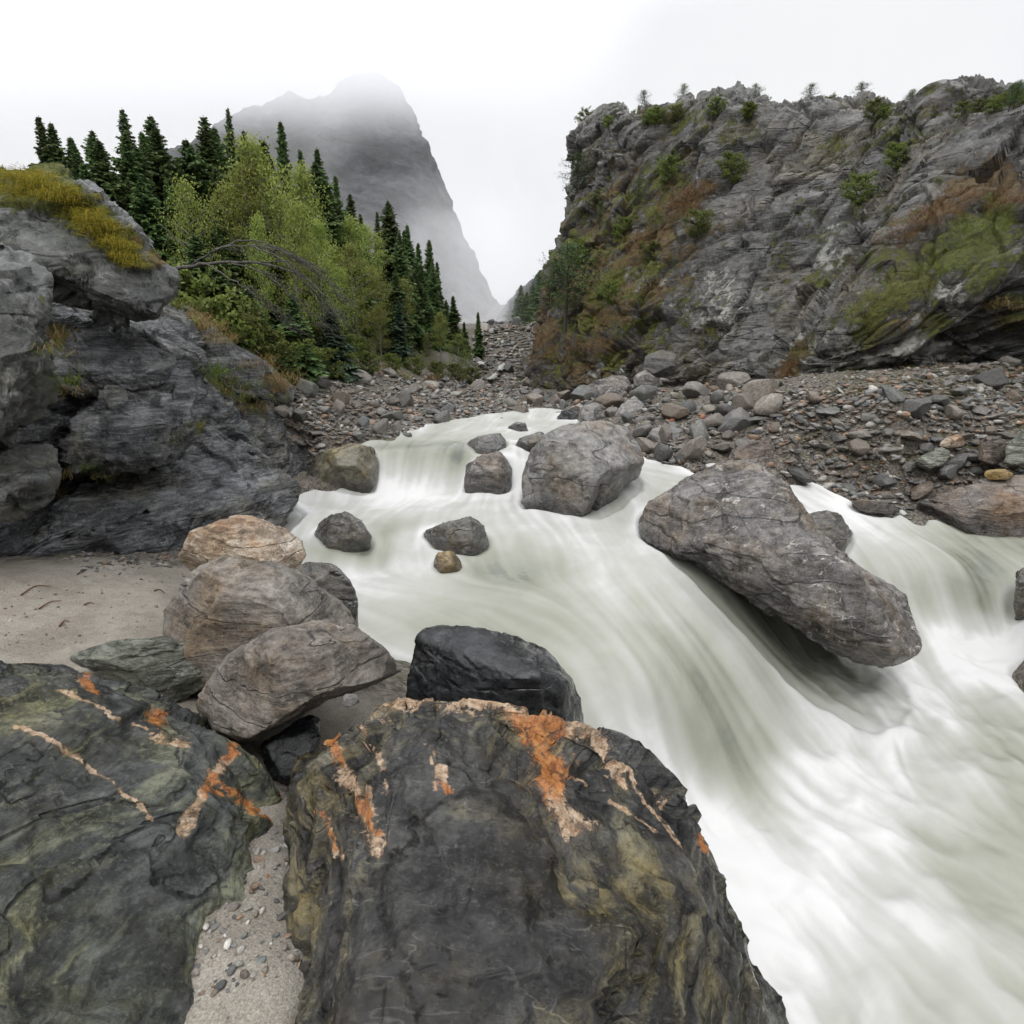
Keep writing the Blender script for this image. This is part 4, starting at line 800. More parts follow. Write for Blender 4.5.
# ------------------------------------------------------------------ scree
def stone_mesh(seed, sub, flat=1., facets=11, amp=.05):
    rs = np.random.RandomState(seed); V, Fc = ico(sub); V = V * np.array([rs.uniform(.9, 1.3), rs.uniform(.75, 1.), rs.uniform(.6, .85) * flat])
    for i in range(facets):
        n = rs.normal(size=3) * np.array([1, 1, 1.2]); n /= np.linalg.norm(n); h = (V @ n).max() * rs.uniform(.6, .88); V = V - (np.maximum(V @ n - h, 0) * .95)[:, None] * n
    N = vnormals(V, Fc); V = V + (amp * fbm(V * 1.7 + seed * 3.1, 4) + amp * .4 * fbm(V * np.array([5, 5, 11]) + seed, 3))[:, None] * N
    V -= (V.max(0) + V.min(0)) / 2
    return V, Fc
SM = [mk_mesh('scree_stone', *stone_mesh(s, 4, 1.)) for s in range(10)]; SL = [mk_mesh('flat_stone', *stone_mesh(40 + s, 4, .42)) for s in range(8)]
for m in SM + SL: m.materials.append(M['stone'])
rz = np.random.RandomState(21)
placed = []
def inpoly(px, py, poly):
    P = np.array(poly, float); c = np.zeros(len(px), bool); j = len(P) - 1
    for i in range(len(P)):
        xi, yi, xj, yj = *P[i], *P[j]
        c ^= ((yi > py) != (yj > py)) & (px < (xj - xi) * (py - yi) / (yj - yi + 1e-9) + xi); j = i
    return c
ZPILE = [(552,420),(575,395),(600,378),(640,365),(700,380),(770,385),(790,400),(775,440),(720,455),(700,470),(648,470),(645,440),(600,418)]
ZBANK = [(770,400),(850,385),(940,370),(1040,360),(1060,480),(985,482),(925,500),(900,515),(850,500),(800,480),(775,455)]
ZUPBANK = [(690,378),(850,366),(1040,352),(1040,420),(800,430)]
ZLEFT = [(232,375),(290,375),(360,372),(440,378),(480,386),(500,405),(445,425),(390,442),(330,447),(300,455),(285,440),(250,400)]
ZVAL = [(470,372),(474,340),(480,322),(500,320),(545,326),(545,360),(534,395),(560,405),(560,414),(528,414),(500,412),(478,395)]
ZWAT = [(440,425),(545,418),(550,436),(520,445),(450,440),(400,445)]
def scatter(poly, n, lo, hi, minsep=.7, power=2.):
    P = np.array(poly); out = []; x0, y0 = P.min(0); x1, y1 = P.max(0); tries = 0
    cand = np.c_[rz.uniform(x0, x1, n * 14), rz.uniform(y0, y1, n * 14)]; cand = cand[inpoly(cand[:, 0], cand[:, 1], poly)]
    W, ok = hit(cand[:, 0], cand[:, 1]); cand, W = cand[ok], W[ok]
    sizes = np.sort(lo + (hi - lo) * rz.rand(n) ** power)[::-1]; k = 0
    for c, w in zip(cand, W):
        if k >= n: break
        s = sizes[k]
        if any((c[0] - q[0]) ** 2 + ((c[1] - q[1]) * 1.6) ** 2 < (minsep * (s + q[2]) * .5) ** 2 for q in placed): 
            continue
        placed.append((c[0], c[1], s)); out.append((c, w, s)); k += 1
    return out
def put(poly, n, lo, hi, name, labels, cat, group, flatp, minsep=.7, power=2.):
    for c, w, s in scatter(poly, n, lo, hi, minsep, power):
        dist = float(w @ CF); r = s * dist / F * .5
        fl = rz.rand() < flatp
        o = bpy.data.objects.new(name, (SL if fl else SM)[rz.randint(8)]); COL.objects.link(o)
        o.scale = (r, r * rz.uniform(.75, 1.05), r * rz.uniform(.8, 1.1)); o.rotation_euler = (rz.normal() * (.18 if fl else .5), rz.normal() * (.18 if fl else .5), rz.uniform(0, 6.28))
        o.location = (w[0], w[1], w[2] + r * (.12 if fl else .28))
        tag(o, labels[0] if fl else labels[1], cat, group)
put(ZPILE, 62, 11, 42, 'pile_boulder', ('flat angular slab in the boulder pile under the right cliff', 'angular grey boulder in the boulder pile under the right cliff'), 'boulder', 'boulders piled below the right cliff', .25, .62)
put(ZBANK, 84, 9, 36, 'bank_stone', ('flat slate slab on the stony right bank', 'chunky stone on the stony right bank'), 'stone', 'stones of the right bank', .7, .62)
put(ZLEFT, 76, 7, 26, 'scree_stone', ('flat grey slab on the left scree bank', 'angular grey stone on the left scree bank'), 'stone', 'stones of the left scree bank', .3, .65)
put(ZVAL, 50, 4, 17, 'valley_boulder', ('flat boulder on the distant valley staircase', 'grey boulder on the distant valley staircase'), 'boulder', 'boulders of the valley staircase', .15, .6)
put([(530,398),(556,396),(580,400),(575,414),(535,414)], 16, 7, 22, 'pile_boulder', ('flat angular slab in the boulder pile under the right cliff', 'angular grey boulder in the boulder pile under the right cliff'), 'boulder', 'boulders piled below the right cliff', .2, .6)
put(ZWAT, 11, 7, 20, 'stream_stone', ('flat wet stone in the narrow upstream water', 'wet stone in the narrow upstream water'), 'stone', 'stones in the upstream water', .4, .9)
# thousands of small ones: one mesh
def small_stones(name, label, specs, seed):
    rs = np.random.RandomState(seed); base = [stone_mesh(200 + i, 2, f, 7, .08) for i, f in enumerate([1., .9, .5, .4, .35, .8])]
    Vs, Fs, Cs = [], [], []; off = 0
    pal = np.array([(.045, .046, .045), (.08, .078, .072), (.12, .105, .09), (.06, .066, .062), (.16, .15, .135), (.085, .066, .05), (.2, .19, .17), (.1, .1, .1), (.13, .085, .055)])
    for poly, n, lo, hi in specs:
        P = np.array(poly); x0, y0 = P.min(0); x1, y1 = P.max(0)
        cand = np.c_[rs.uniform(x0, x1, n * 3), rs.uniform(y0, y1, n * 3)]; cand = cand[inpoly(cand[:, 0], cand[:, 1], poly)][:n]
        W, ok = hit(cand[:, 0], cand[:, 1])
        for w in W[ok]:
            s = (lo + (hi - lo) * rs.rand() ** 2.5) * float(w @ CF) / F * .55
            bV, bF = base[rs.randint(6)]; a = rs.uniform(0, 6.28); ca, sa = math.cos(a), math.sin(a)
            R = np.array([[ca, -sa, 0], [sa, ca, 0], [rs.normal() * .25, rs.normal() * .25, 1]])
            Vs.append((bV * np.array([1, rs.uniform(.7, 1), rs.uniform(.7, 1.1)])) @ R.T * s + w + np.array([0, 0, s * .15])); Fs.append(bF + off); off += len(bV)
            c = pal[rs.randint(9)] * rs.uniform(.7, 1.35)
            if rs.rand() < .005: c = np.array((.2, .075, .03))
            Cs.append(np.repeat(c[None], len(bV), 0))
    V = np.concatenate(Vs); b = np.array([V[:, 0].mean(), V[:, 1].mean(), V[:, 2].min()])
    me = mk_mesh(name, V - b, np.concatenate(Fs)); add_col(me, 'col', np.concatenate(Cs))
    tag(link(name, me, M['stones_small'], b), label, None, None, 'stuff')
small_stones('gravel', 'small mixed stones covering the right bank', [(ZPILE, 900, 3, 11), (ZBANK, 2600, 2.5, 11), (ZUPBANK, 2400, 1.8, 7), ([(540,425),(700,465),(700,478),(640,480),(640,470),(590,430)], 120, 3, 9), ([(640,470),(660,480),(700,478),(800,486),(850,506),(915,525),(915,512),(850,492),(780,465)],350,3,10)], 3)
small_stones('gravel', 'small mixed stones covering the left scree bank and valley floor', [(ZLEFT, 2600, 2, 8), (ZVAL, 1900, 1.5, 7), ([(440,380),(540,400),(540,420),(440,425)], 500, 2, 7), ([(285,440),(330,447),(320,470),(300,465)], 90, 4, 12), ([(280,440),(240,380),(225,380),(270,450)], 150, 3, 10)], 4)
small_stones('pebbles', 'loose pebbles in the sand between the front boulders', [([(255,760),(310,760),(330,960),(150,1020)], 380, 2, 11), ([(60,556),(200,545),(200,566),(80,575)], 160, 2, 8), ([(0,590),(190,560),(170,640),(0,655)], 160, 1, 4)], 5)
# ------------------------------------------------------------------ trees
def tube(pts, radii, k=6):
    pts = np.array(pts, float); V = []; n = len(pts)
    for i in range(n):
        d = pts[min(i + 1, n - 1)] - pts[max(i - 1, 0)]; d /= np.linalg.norm(d) + 1e-9
        a = np.cross(d, [.3, .2, .9] if abs(d[2]) < .9 else [1, 0, 0]); a /= np.linalg.norm(a); b = np.cross(d, a)
        for j in range(k): t = 2 * math.pi * j / k; V.append(pts[i] + radii[i] * (a * math.cos(t) + b * math.sin(t)))
    Fc = []
    for i in range(n - 1):
        for j in range(k): Fc.append([i * k + j, i * k + (j + 1) % k, (i + 1) * k + (j + 1) % k, (i + 1) * k + j])
    return np.array(V), np.array(Fc)
def join(parts):
    V, Fc, o = [], [], 0
    for v, f in parts: V.append(v); Fc.append(f + o); o += len(v)
    return np.concatenate(V), np.concatenate(Fc)
def quads(C, D, Wd, L, Wt):
    """leaf quads: centre start C, direction D (length L), width dir Wd (width Wt): pointed diamond"""
    L = L[:, None]; Wt = Wt[:, None]
    V = np.stack([C, C + D * L * .45 + Wd * Wt, C + D * L, C + D * L * .45 - Wd * Wt], 1).reshape(-1, 3)
    return V, np.arange(len(V)).reshape(-1, 4)
def unit(a): return a / (np.linalg.norm(a, axis=-1, keepdims=True) + 1e-9)
def spruce_proto(seed, h=1., width=.17, dens=1.):
    rs = np.random.RandomState(seed); C, D, Lh, sh = [], [], [], []
    nb = int(430 * dens); gap = rs.uniform(0, 6.28); lopp = rs.uniform(.75, 1.)
    for i in range(nb):
        t = .05 + .95 * ((i + rs.rand()) / nb) ** .82; z = t * h; a = i * 2.39996 + rs.normal() * .35
        R = width * h * ((1 - t) ** .8 * (1 + .22 * math.sin(t * 19 + seed)) + .025) * (lopp if math.cos(a - gap) > .3 else 1.)
        r = R * rs.uniform(.5, 1.18)
        if rs.rand() < .05: r *= .4
        droop = rs.uniform(.2, .6) * (1 - t) + .06; ns = max(4, int(13 * r / (width * h) + 3)); s = np.linspace(.15, 1, ns)
        x = r * s; zz = z + r * (.25 * s - droop * s * s * 1.3); tone = rs.uniform(-.2, .2)
        for q in range(ns):
            for side in (-1, 0, 1):
                p = np.array([x[q] * math.cos(a), x[q] * math.sin(a), zz[q]]); aa = a + side * .8 + rs.normal() * .25
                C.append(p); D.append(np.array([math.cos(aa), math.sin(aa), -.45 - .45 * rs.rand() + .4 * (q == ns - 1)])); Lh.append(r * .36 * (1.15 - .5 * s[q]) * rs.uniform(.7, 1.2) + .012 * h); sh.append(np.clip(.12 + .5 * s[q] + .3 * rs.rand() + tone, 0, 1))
    C = np.array(C); D = unit(np.array(D)); L = np.array(Lh); Wd = unit(np.cross(D, rs.normal(size=D.shape) * .6 + np.array([0, 0, 1])))
    V, Fc = quads(C, D, Wd, L, L * .27)
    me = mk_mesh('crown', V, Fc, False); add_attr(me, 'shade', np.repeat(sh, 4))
    tv, tf = tube([(0, 0, -.06 * h), (0, 0, .3 * h), (.004 * h, 0, .7 * h), (0, 0, 1.01 * h)], [.016 * h, .012 * h, .006 * h, .001 * h], 7)
    return me, mk_mesh('trunk', tv, tf)
def broad_proto(seed, h=1., spread=.28, leaves=5200, low=.25, lsz=.02, stems=1):
    rs = np.random.RandomState(seed); tubes, tips = [], []
    for st in range(stems):
        lean = rs.normal(size=2) * (.06 if stems == 1 else .22) * h
        tr = [np.array([lean[0] * t * t + .02 * h * math.sin(3 * t + seed), lean[1] * t * t, h * (t * 1.02 - .04)]) for t in np.linspace(0, .95, 7)]
        tubes.append(tube(tr, np.linspace(.016, .003, 7) * h / math.sqrt(stems), 6))
        for i in range(int(26 / stems) + 6):
            t = low + (.95 - low) * (i / (26 / stems + 6)); b0 = tr[min(int(t / .95 * 6), 6)] + (tr[min(int(t / .95 * 6) + 1, 6)] - tr[min(int(t / .95 * 6), 6)]) * ((t / .95 * 6) % 1)
            a = i * 2.4 + rs.normal() * .4; r = spread * h * (math.sin(math.pi * min(1, (t - low) / (1 - low) * .8 + .22))) * rs.uniform(.65, 1.15)
            d = np.array([math.cos(a), math.sin(a), rs.uniform(.25, .8)]); pts = [b0 + d * r * s + np.array([0, 0, -.12 * r * s * s]) for s in (0, .35, .7, 1)]
            tubes.append(tube(pts, np.array([.006, .004, .0025, .001]) * h, 4))
            for s in np.linspace(.3, 1, 5): tips.append((b0 + d * r * s, .085 * h * (.5 + .6 * s)))
            for j in range(2):
                d2 = unit(d + rs.normal(size=3) * .55); p0 = pts[1 + j]; tubes.append(tube([p0, p0 + d2 * r * .3, p0 + d2 * r * .5], np.array([.003, .002, .0008]) * h, 3)); tips.append((p0 + d2 * r * .45, .06 * h))
    T = np.array([t[0] for t in tips]); Rr = np.array([t[1] for t in tips]); bright = rs.rand(len(T))
    k = rs.randint(len(T), size=leaves); off = unit(rs.normal(size=(leaves, 3))) * (rs.rand(leaves) ** .5)[:, None]
    C = T[k] + off * Rr[k][:, None] * np.array([1, 1, .75]); D = unit(rs.normal(size=(leaves, 3)) + np.array([0, 0, -.4])); Wd = unit(np.cross(D, rs.normal(size=(leaves, 3))))
    L = lsz * h * rs.uniform(.6, 1.3, leaves); V, Fc = quads(C, D, Wd, L, L * .38)
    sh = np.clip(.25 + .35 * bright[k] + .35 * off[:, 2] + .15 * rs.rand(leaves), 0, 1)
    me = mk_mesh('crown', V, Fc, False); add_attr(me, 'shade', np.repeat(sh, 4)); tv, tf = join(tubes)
    return me, mk_mesh('trunk', tv, tf)
SPR = [spruce_proto(s, 1., w, d) for s, w, d in ((1, .17, 1.1), (2, .2, 1.), (3, .14, 1.1), (4, .23, .9), (5, .185, 1.05), (6, .155, .7), (7, .21, .85))]
BRO = [broad_proto(s, 1., sp, n, lo, lz) for s, sp, n, lo, lz in ((11, .19, 6500, .3, .0135), (12, .23, 7000, .25, .013), (13, .17, 5500, .36, .0135), (14, .26, 7500, .18, .0135), (15, .21, 4500, .32, .014))]
BUS = [broad_proto(s, 1., .5, 5000, .05, .04, 4) for s in (21, 22, 23)]
PIN = [broad_proto(31, 1., .2, 3000, .3, .014), broad_proto(32, 1., .17, 2800, .3, .014)]
rt = np.random.RandomState(33)
def tree(name, protos, i, px, ptop, Y, crown, bark, label, cat='tree', group=None, zb=None, wide=1., pbase=None, sink=.15):
    X = atY(px, ptop, Y); z0 = float(ground_z(X[0], Y)) if zb is None and pbase is None else (zb if pbase is None else atY(px, pbase, Y)[2])
    h = max(X[2] - z0 + sink, .3); e = bpy.data.objects.new(name, None); COL.objects.link(e); e.location = (X[0], Y, z0 - sink)
    tag(e, label, cat, group); c, tk = protos[i % len(protos)]; rz_ = rt.uniform(0, 6.28)
    for nm, me, mt in (('trunk', tk, bark), ('crown', c, crown)):
        o = bpy.data.objects.new(nm, me); COL.objects.link(o); o.parent = e; o.scale = (h * wide, h * wide, h); o.rotation_euler = (0, 0, rz_)
        if not me.materials: me.materials.append(None)
        o.material_slots[0].link = 'OBJECT'; o.material_slots[0].material = mt
    return e
G1 = 'dark spruces of the left slope'
spr = [(335,176,34,.9),(350,194,32,1),(314,168,30,1),(388,201,35,1),(360,214,31,1),(377,212,37,.9),(407,225,38,.9),(418,243,40,.9),(429,240,43,.9),(437,262,45,.9),(446,300,47,1),(399,232,33,1),(300,150,27,1),(282,158,24,1),(262,140,22,1),(240,150,20,1),(214,128,19,1),(186,140,17,1),(155,128,16,1),(124,132,15,1),(98,140,14.5,1),(70,150,15,1),(345,250,26,1.1),(325,240,23,1.2),(296,230,20,1.2),(412,275,34,1.1),(365,262,28,1.1),(425,290,37,1.1),(270,215,18,1.2),(226,205,16,1.2),(172,190,15,1.2),(140,180,14.5,1.1),(205,175,20,1.1),(245,190,23,1.1),(395,270,30,1.1),(322,200,29,1)]
for i, (px, pt, Y, w) in enumerate(spr):
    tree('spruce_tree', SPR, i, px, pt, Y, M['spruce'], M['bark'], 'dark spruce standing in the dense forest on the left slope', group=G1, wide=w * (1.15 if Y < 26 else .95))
rf_ = np.random.RandomState(77); nf = 0
while nf < 84:
    px = rf_.uniform(30, 440); top = np.interp(px, [30, 300, 330, 390, 430, 446], [88, 100, 165, 200, 240, 290]); u_ = rf_.rand() ** .8; pt = top + 8 + u_ * 130
    if pt > 315 or (px < 165 and pt > 200): continue
    Y = np.interp(px, [30, 200, 300, 440], [14, 19, 27, 43]) - u_ * np.interp(px, [30, 200, 300, 440], [2, 5, 9, 12]); nf += 1
    tree('spruce_tree', SPR, nf, px, pt, Y, M['spruce'], M['bark'], 'dark spruce standing in the dense forest on the left slope', group=G1, wide=rf_.uniform(.7, 1.25))
for px, pt, Y, w, lb in [(398,300,26,1.3,'small blue-green spruce at the foot of the forest'), (216,262,12.6,1.7,'bushy young spruce beside the fallen bare tree'), (248,285,13.2,1.7,'young spruce with drooping boughs under the bare arching branches'), (292,292,14.4,1.5,'low dark young spruce at the forest edge above the scree'), (330,308,17.5,1.5,'young dark spruce left of the small blue-green spruce'), (195,235,13,1.6,'dark young spruce rising behind the mossy overhang'),(478,312,50,1.,'narrow dark spruce at the outer end of the left forest'),(464,322,47,1.2,'dark spruce between the last broadleaf trees'),(453,296,46,1.2,'tall dark spruce at the outer corner of the forest'),(483,338,62,1.3,'tiny dark spruce furthest out along the left slope')]:
    tree('young_spruce', SPR, rt.randint(5), px, pt, Y, M['bluespruce'] if 'blue' in lb else M['spruce'], M['bark'], lb, wide=w)
bro = [(268,120,17,.75,'tall pale green birch rising above the fallen bare tree'), (236,140,16.5,.7,'pale green birch left of the tallest birch'), (296,150,19.5,.75,'yellow-green birch right of the tallest birch'), (352,232,24,.9,'yellow-green birch in front of the spruces mid-slope'), (334,255,21,.8,'light green birch low on the slope'), (376,258,27,.85,'bright green birch under the spruce tops'), (378,296,25,.8,'pale birch beside the small blue-green spruce'), (440,304,33,.9,'bright green slender birch near the outer end of the forest'), (456,326,31,1.1,'olive bushy tree at the outer end of the forest'), (470,345,33,1.1,'low olive tree overhanging the stream'), (210,165,15.5,.7,'thin green birch behind the mossy overhang'), (345,205,28,.8,'light green tree wedged between the upper spruces'), (426,326,30,.9,'green round tree left of the bright slender birch'),(314,205,18.5,.6,'sparse birch over the arching bare branches'),(180,160,14,.6,'thin green birch at the top of the mossy overhang'),(284,185,16,.55,'slim birch just behind the arch of bare branches'),(324,225,22,.7,'small yellow-green birch halfway up the forest'),(252,200,15,.5,'short slim birch under the pale green birches'),(366,215,30,.8,'small light birch between the highest spruces'),(402,268,31,.8,'small yellow-green birch right of the spruce tops')]
for i, (px, pt, Y, w, lb) in enumerate(bro):
    tree('birch_tree', BRO, i, px, pt + 6, Y, M['birch'] if i not in (8, 9, 12) else M['bush'], M['palebark'], lb, wide=w)
bus = [(300,338,15.5),(322,345,16.5),(345,350,19),(368,350,20.5),(392,352,23),(415,355,25.5),(436,360,27),(456,362,29),(472,366,31),(275,325,14),(250,320,12.8),(225,300,12.3),(200,285,12),(310,320,18),(360,335,23),(190,262,13),(385,338,26),(340,330,20)]
for i, (px, pt, Y) in enumerate(bus):
    tree('bush', BUS, i, px, pt, Y, M['bush'], M['bark'], 'olive green bush at the foot of the left forest', 'bush', 'bushes along the foot of the left forest', wide=1.)
# right cliff trees
def cliff_pt(px, py):
    a, b = proj(CV.reshape(-1, 3)); k = np.argmin((a - px) ** 2 + (b - py) ** 2); return CV.reshape(-1, 3)[k]
for px, pb, pt, w, lb, pr in [(567,330,238,1.1,'thin grey-green pine clinging to the cliff edge low over the gorge', PIN), (577,205,150,1.2,'dark ragged pine at the top of the cliff edge', PIN), (586,185,140,1.1,'second pine at the cliff top, right of the ragged one', PIN), (600,178,138,1.2,'bushy pine furthest from the gorge on the cliff top', PIN), (552,300,255,1.1,'small dark pine on the cliff edge under the thin grey-green pine', PIN)]:
    c = cliff_pt(px, pb); tree('pine_tree', pr, rt.randint(2), px, pt, c[1] - .2, M['spruce'], M['bark'], lb, zb=c[2], wide=w * 1.4)
rc_ = np.random.RandomState(91); rim_ = []
for cx_, n_ in ((612, 3), (648, 5), (700, 6), (752, 4), (806, 6), (876, 6), (930, 5), (985, 6), (1015, 4)):
    for q_ in range(n_ + 2):
        px_ = cx_ + rc_.normal() * 13; pb_ = np.interp(px_, [600, 628, 728, 782, 852, 898, 1046], [128, 126, 112, 118, 112, 122, 104]); k_ = int(rc_.choice([1, 2, 2, 2, 2])); rim_.append((px_, pb_, pb_ - rc_.uniform(*((16, 46), (18, 36), (10, 20))[k_]), k_))
for i, (px, pb, pt, k) in enumerate(rim_ + [(860,200,172,2),(735,180,150,2),(700,235,208,2),(655,265,240,2),(900,165,140,2),(640,205,175,1),(625,240,215,2),(585,262,235,2),(610,300,280,2),(670,180,155,2),(600,225,200,1)]):
    c = cliff_pt(px, pb); tree('rim_tree' if k < 2 else 'bush', (SPR, PIN, BUS)[k], i, px, pt, c[1], (M['spruce'], M['spruce'], M['bush'])[k], M['bark'], ('dark spruce growing along the rim of the right cliff', 'thin ragged pine growing along the rim of the right cliff', 'green bush rooted in the right cliff')[k], 'tree' if k < 2 else 'bush', ('trees along the cliff rim', 'trees along the cliff rim', 'bushes on the right cliff')[k], zb=c[2], wide=(1.1, 1.4, 1.1)[k])
for i, (px, pt, pb, Y) in enumerate([(548,262,345,95),(540,270,350,98),(533,285,352,105),(527,292,355,112),(521,285,352,120),(516,298,352,130),(511,300,350,150),(545,290,360,88),(538,305,365,85),(531,318,368,84),(525,330,368,84),(543,320,375,76),(536,335,378,74),(548,345,385,70),(519,318,352,125),(530,345,380,78),(541,352,388,68),(528,305,350,110)]):
    tree('spruce_tree', SPR, i, px, pt, Y, M['spruce'], M['bark'], 'hazy dark spruce on the slope closing the gorge on the right', group='distant spruces right of the gap', pbase=pb, wide=1.2)
rg = [(446,232,232),(441,212,230),(452,243,235),(461,262,238),(468,275,240),(475,287,243),(481,294,245),(487,300,248),(493,307,252),(499,313,258),(484,297,246),(471,281,241),(456,252,236),(496,310,255),(436,196,228)]
for i, (px, pb, Y) in enumerate(rg):
    tree('spruce_tree', SPR, i, px, pb - rt.uniform(5, 12), Y + 2, M['spruce'], M['bark'], 'tiny misty spruce on the ridge of the far mountain', group='spruces on the far ridge', pbase=pb + 5, wide=1.1)
# ------------------------------------------------------------------ fallen bare tree
e = bpy.data.objects.new('fallen_tree', None); COL.objects.link(e); b0 = atY(172, 268, 11.2); e.location = b0
tag(e, 'bare fallen birch arching out from the rock with drooping leafless twigs', 'tree')
def limb(pts, r0, r1, nm, k=6):
    P = np.array([atY(*p) for p in pts]) - b0; P = catmull(P, 24); P += .012 * np.random.RandomState(len(nm) + int(pts[-1][0])).normal(size=P.shape)
    return tube(P, np.linspace(r0, r1, 24), k)
tv, tf = limb([(165,272,11.3),(190,266,11.2),(225,262,11.1),(262,263,11),(300,275,11),(330,300,11),(345,322,11)], .036, .005, 'trunk'); link('trunk', mk_mesh('trunk', tv, tf), M['deadbark'], (0, 0, 0), e)
rb = np.random.RandomState(3); bl = [[(190,266,11.2),(215,250,11.1),(250,245,11.0),(285,252,10.9),(315,268,10.8)], [(225,262,11.1),(262,272,10.9),(295,300,10.8),(325,335,10.8)], [(215,250,11.1),(245,240,11.2),(275,247,11.2),(300,262,11.2)], [(262,263,11),(300,262,11.2),(330,285,11.3),(342,305,11.3)], [(205,264,11.1),(240,285,10.9),(270,310,10.9),(290,330,10.9)], [(250,245,11),(285,262,10.8),(310,290,10.8),(330,318,10.8)]]
for b in bl:
    v, f = limb(b, .016, .003, 'branch', 5); br = link('branch', mk_mesh('branch', v, f), M['deadbark'], (0, 0, 0), e)
    tw = []
    for k in range(30):
        t = rb.uniform(.3, 1); i = t * (len(b) - 1); j = min(int(i), len(b) - 2); fr = i - j; p = [b[j][q] + (b[j + 1][q] - b[j][q]) * fr for q in range(3)]
        L = rb.uniform(12, 34); s = rb.uniform(.2, .9); tw.append(limb([tuple(p), (p[0] + L * .5, p[1] + L * .3 * s, p[2] + rb.normal() * .15), (p[0] + L, p[1] + L * s, p[2] + rb.normal() * .3)], 0.0055, .0018, 'twig' + 't' * k, 3))
    v, f = join(tw); link('twigs', mk_mesh('twigs', v, f), M['deadbark'], (0, 0, 0), br)
# ------------------------------------------------------------------ grass tufts (uncountable blades)
def blades(name, label, spots, seed):
    rs = np.random.RandomState(seed); Vs, Cs = [], []
    for P, n, L, sp, pal, droop in spots:
        a = rs.uniform(0, 6.28, n); r = sp * rs.rand(n) ** .5
        B = P + np.stack([r * np.cos(a), r * np.sin(a), rs.normal(size=n) * sp * .2], 1)
        d = unit(np.stack([np.cos(a) * .7 + rs.normal(size=n) * .4, np.sin(a) * .7 + rs.normal(size=n) * .4 - .3, np.full(n, 1.1 - droop)], 1)); l = L * rs.uniform(.5, 1.2, n)
        w = unit(np.cross(d, rs.normal(size=(n, 3)))) * (L * .017); p1 = B + d * (l * .55)[:, None]; p2 = p1 + unit(d + np.array([0, 0, -1.1 - droop])) * (l * .5)[:, None]
        Vs.append(np.stack([B - w, B + w, p1 + w * .8, p1 - w * .8, p2 + w * .15, p2 - w * .15], 1).reshape(-1, 3))
        pc = np.array(pal)[rs.randint(len(pal), size=n)] * rs.uniform(.6, 1.3, (n, 1)); Cs.append(np.repeat(pc, 6, 0))
    V = np.concatenate(Vs); i = np.arange(len(V) // 6)[:, None] * 6
    Fc = np.concatenate([i + np.array([[0, 1, 2, 3]]), i + np.array([[3, 2, 4, 5]])]); b = V.min(0)
    me = mk_mesh(name, V - b, Fc, False); add_col(me, 'col', np.concatenate(Cs)); tag(link(name, me, M['grass'], b), label, None, None, 'stuff')
GR_ = [(.10, .16, .02), (.16, .2, .03), (.07, .12, .02)]; ST = [(.3, .22, .10), (.24, .16, .07), (.2, .17, .05)]; RU = [(.16, .075, .03), (.22, .11, .05), (.11, .055, .025), (.2, .15, .06)]; YM = [(.30, .25, .02), (.22, .2, .02), (.36, .28, .03), (.16, .15, .015)]
LV = np.concatenate([V for V in HERO if V[:, 0].mean() < -3.0]); lpx, lpy = proj(LV); ldist = LV @ CF
def left_pt(px, py):
    k = np.where((lpx - px) ** 2 + (lpy - py) ** 2 < 9)[0]
    if len(k) == 0: return hit(np.array([px]), np.array([py]))[0][0]
    return LV[k[np.argmin(ldist[k])]]
sp = []
rq = np.random.RandomState(8)
for px, py, n, L, s, pal, dr in [(205,375,70,.3,.25,GR_,0),(222,385,90,.35,.3,GR_+ST,0),(240,395,90,.35,.3,ST+GR_,.2),(255,408,60,.3,.3,ST,.3),(232,372,60,.25,.3,GR_,0),(198,318,120,.3,.25,ST,.5),(212,328,120,.3,.25,ST,.5),(185,305,80,.25,.25,ST+GR_,.3),(225,338,100,.28,.25,ST,.5),(64,385,60,.18,.14,GR_,0),(75,390,60,.2,.2,ST,.4),(46,352,40,.2,.15,GR_+ST,.2),(52,340,40,.2,.15,ST,.2),(58,330,30,.2,.15,GR_,.1),(195,425,40,.15,.15,GR_+ST,.2),(172,442,30,.12,.15,ST+GR_,.2),(92,470,40,.15,.12,GR_,0),(103,478,40,.15,.12,ST+GR_,.1),(66,475,50,.2,.12,ST,.4),(60,495,50,.2,.12,ST,.4),(45,565,20,.07,.06,GR_,0),(282,378,90,.3,.4,ST,.4),(262,362,90,.3,.35,ST+RU,.4),(300,372,90,.35,.4,ST+GR_,.4),(320,372,80,.35,.4,ST+GR_,.3),(345,368,80,.4,.5,ST+RU,.3),(375,372,80,.4,.5,ST,.3),(400,378,80,.45,.5,ST+GR_,.3),(425,380,80,.5,.6,ST+RU,.3),(278,400,40,.25,.25,GR_,0),(252,388,60,.25,.25,GR_,0)]:
    sp.append((left_pt(px, py), int(n * 2.), L * .8, s, pal, dr))
blades('grass', 'green and straw-coloured grass tufts on the left rocks', sp, 1)
sp = []
LM = HERO[OVER]
ox, oy = proj(LM); od = LM @ CF
path = np.array([(5,180),(25,176),(45,178),(62,186),(78,200),(95,216),(110,228),(125,242),(138,256)])
pp = catmull(path, 60)
for x, y in pp:
    for _ in range(5):
        qx = x + rq.normal() * 4; qy = y + rq.uniform(-8, 16); k = np.where((ox - qx) ** 2 + (oy - qy) ** 2 < 16)[0]
        if len(k): sp.append((LM[k[np.argmin(od[k])]] + np.array([0, -.03, .0]), 26, .13, .10, YM, 1.0))
if sp: blades('moss', 'yellow moss hanging in a fringe from the overhanging block', sp, 2)
sp = []
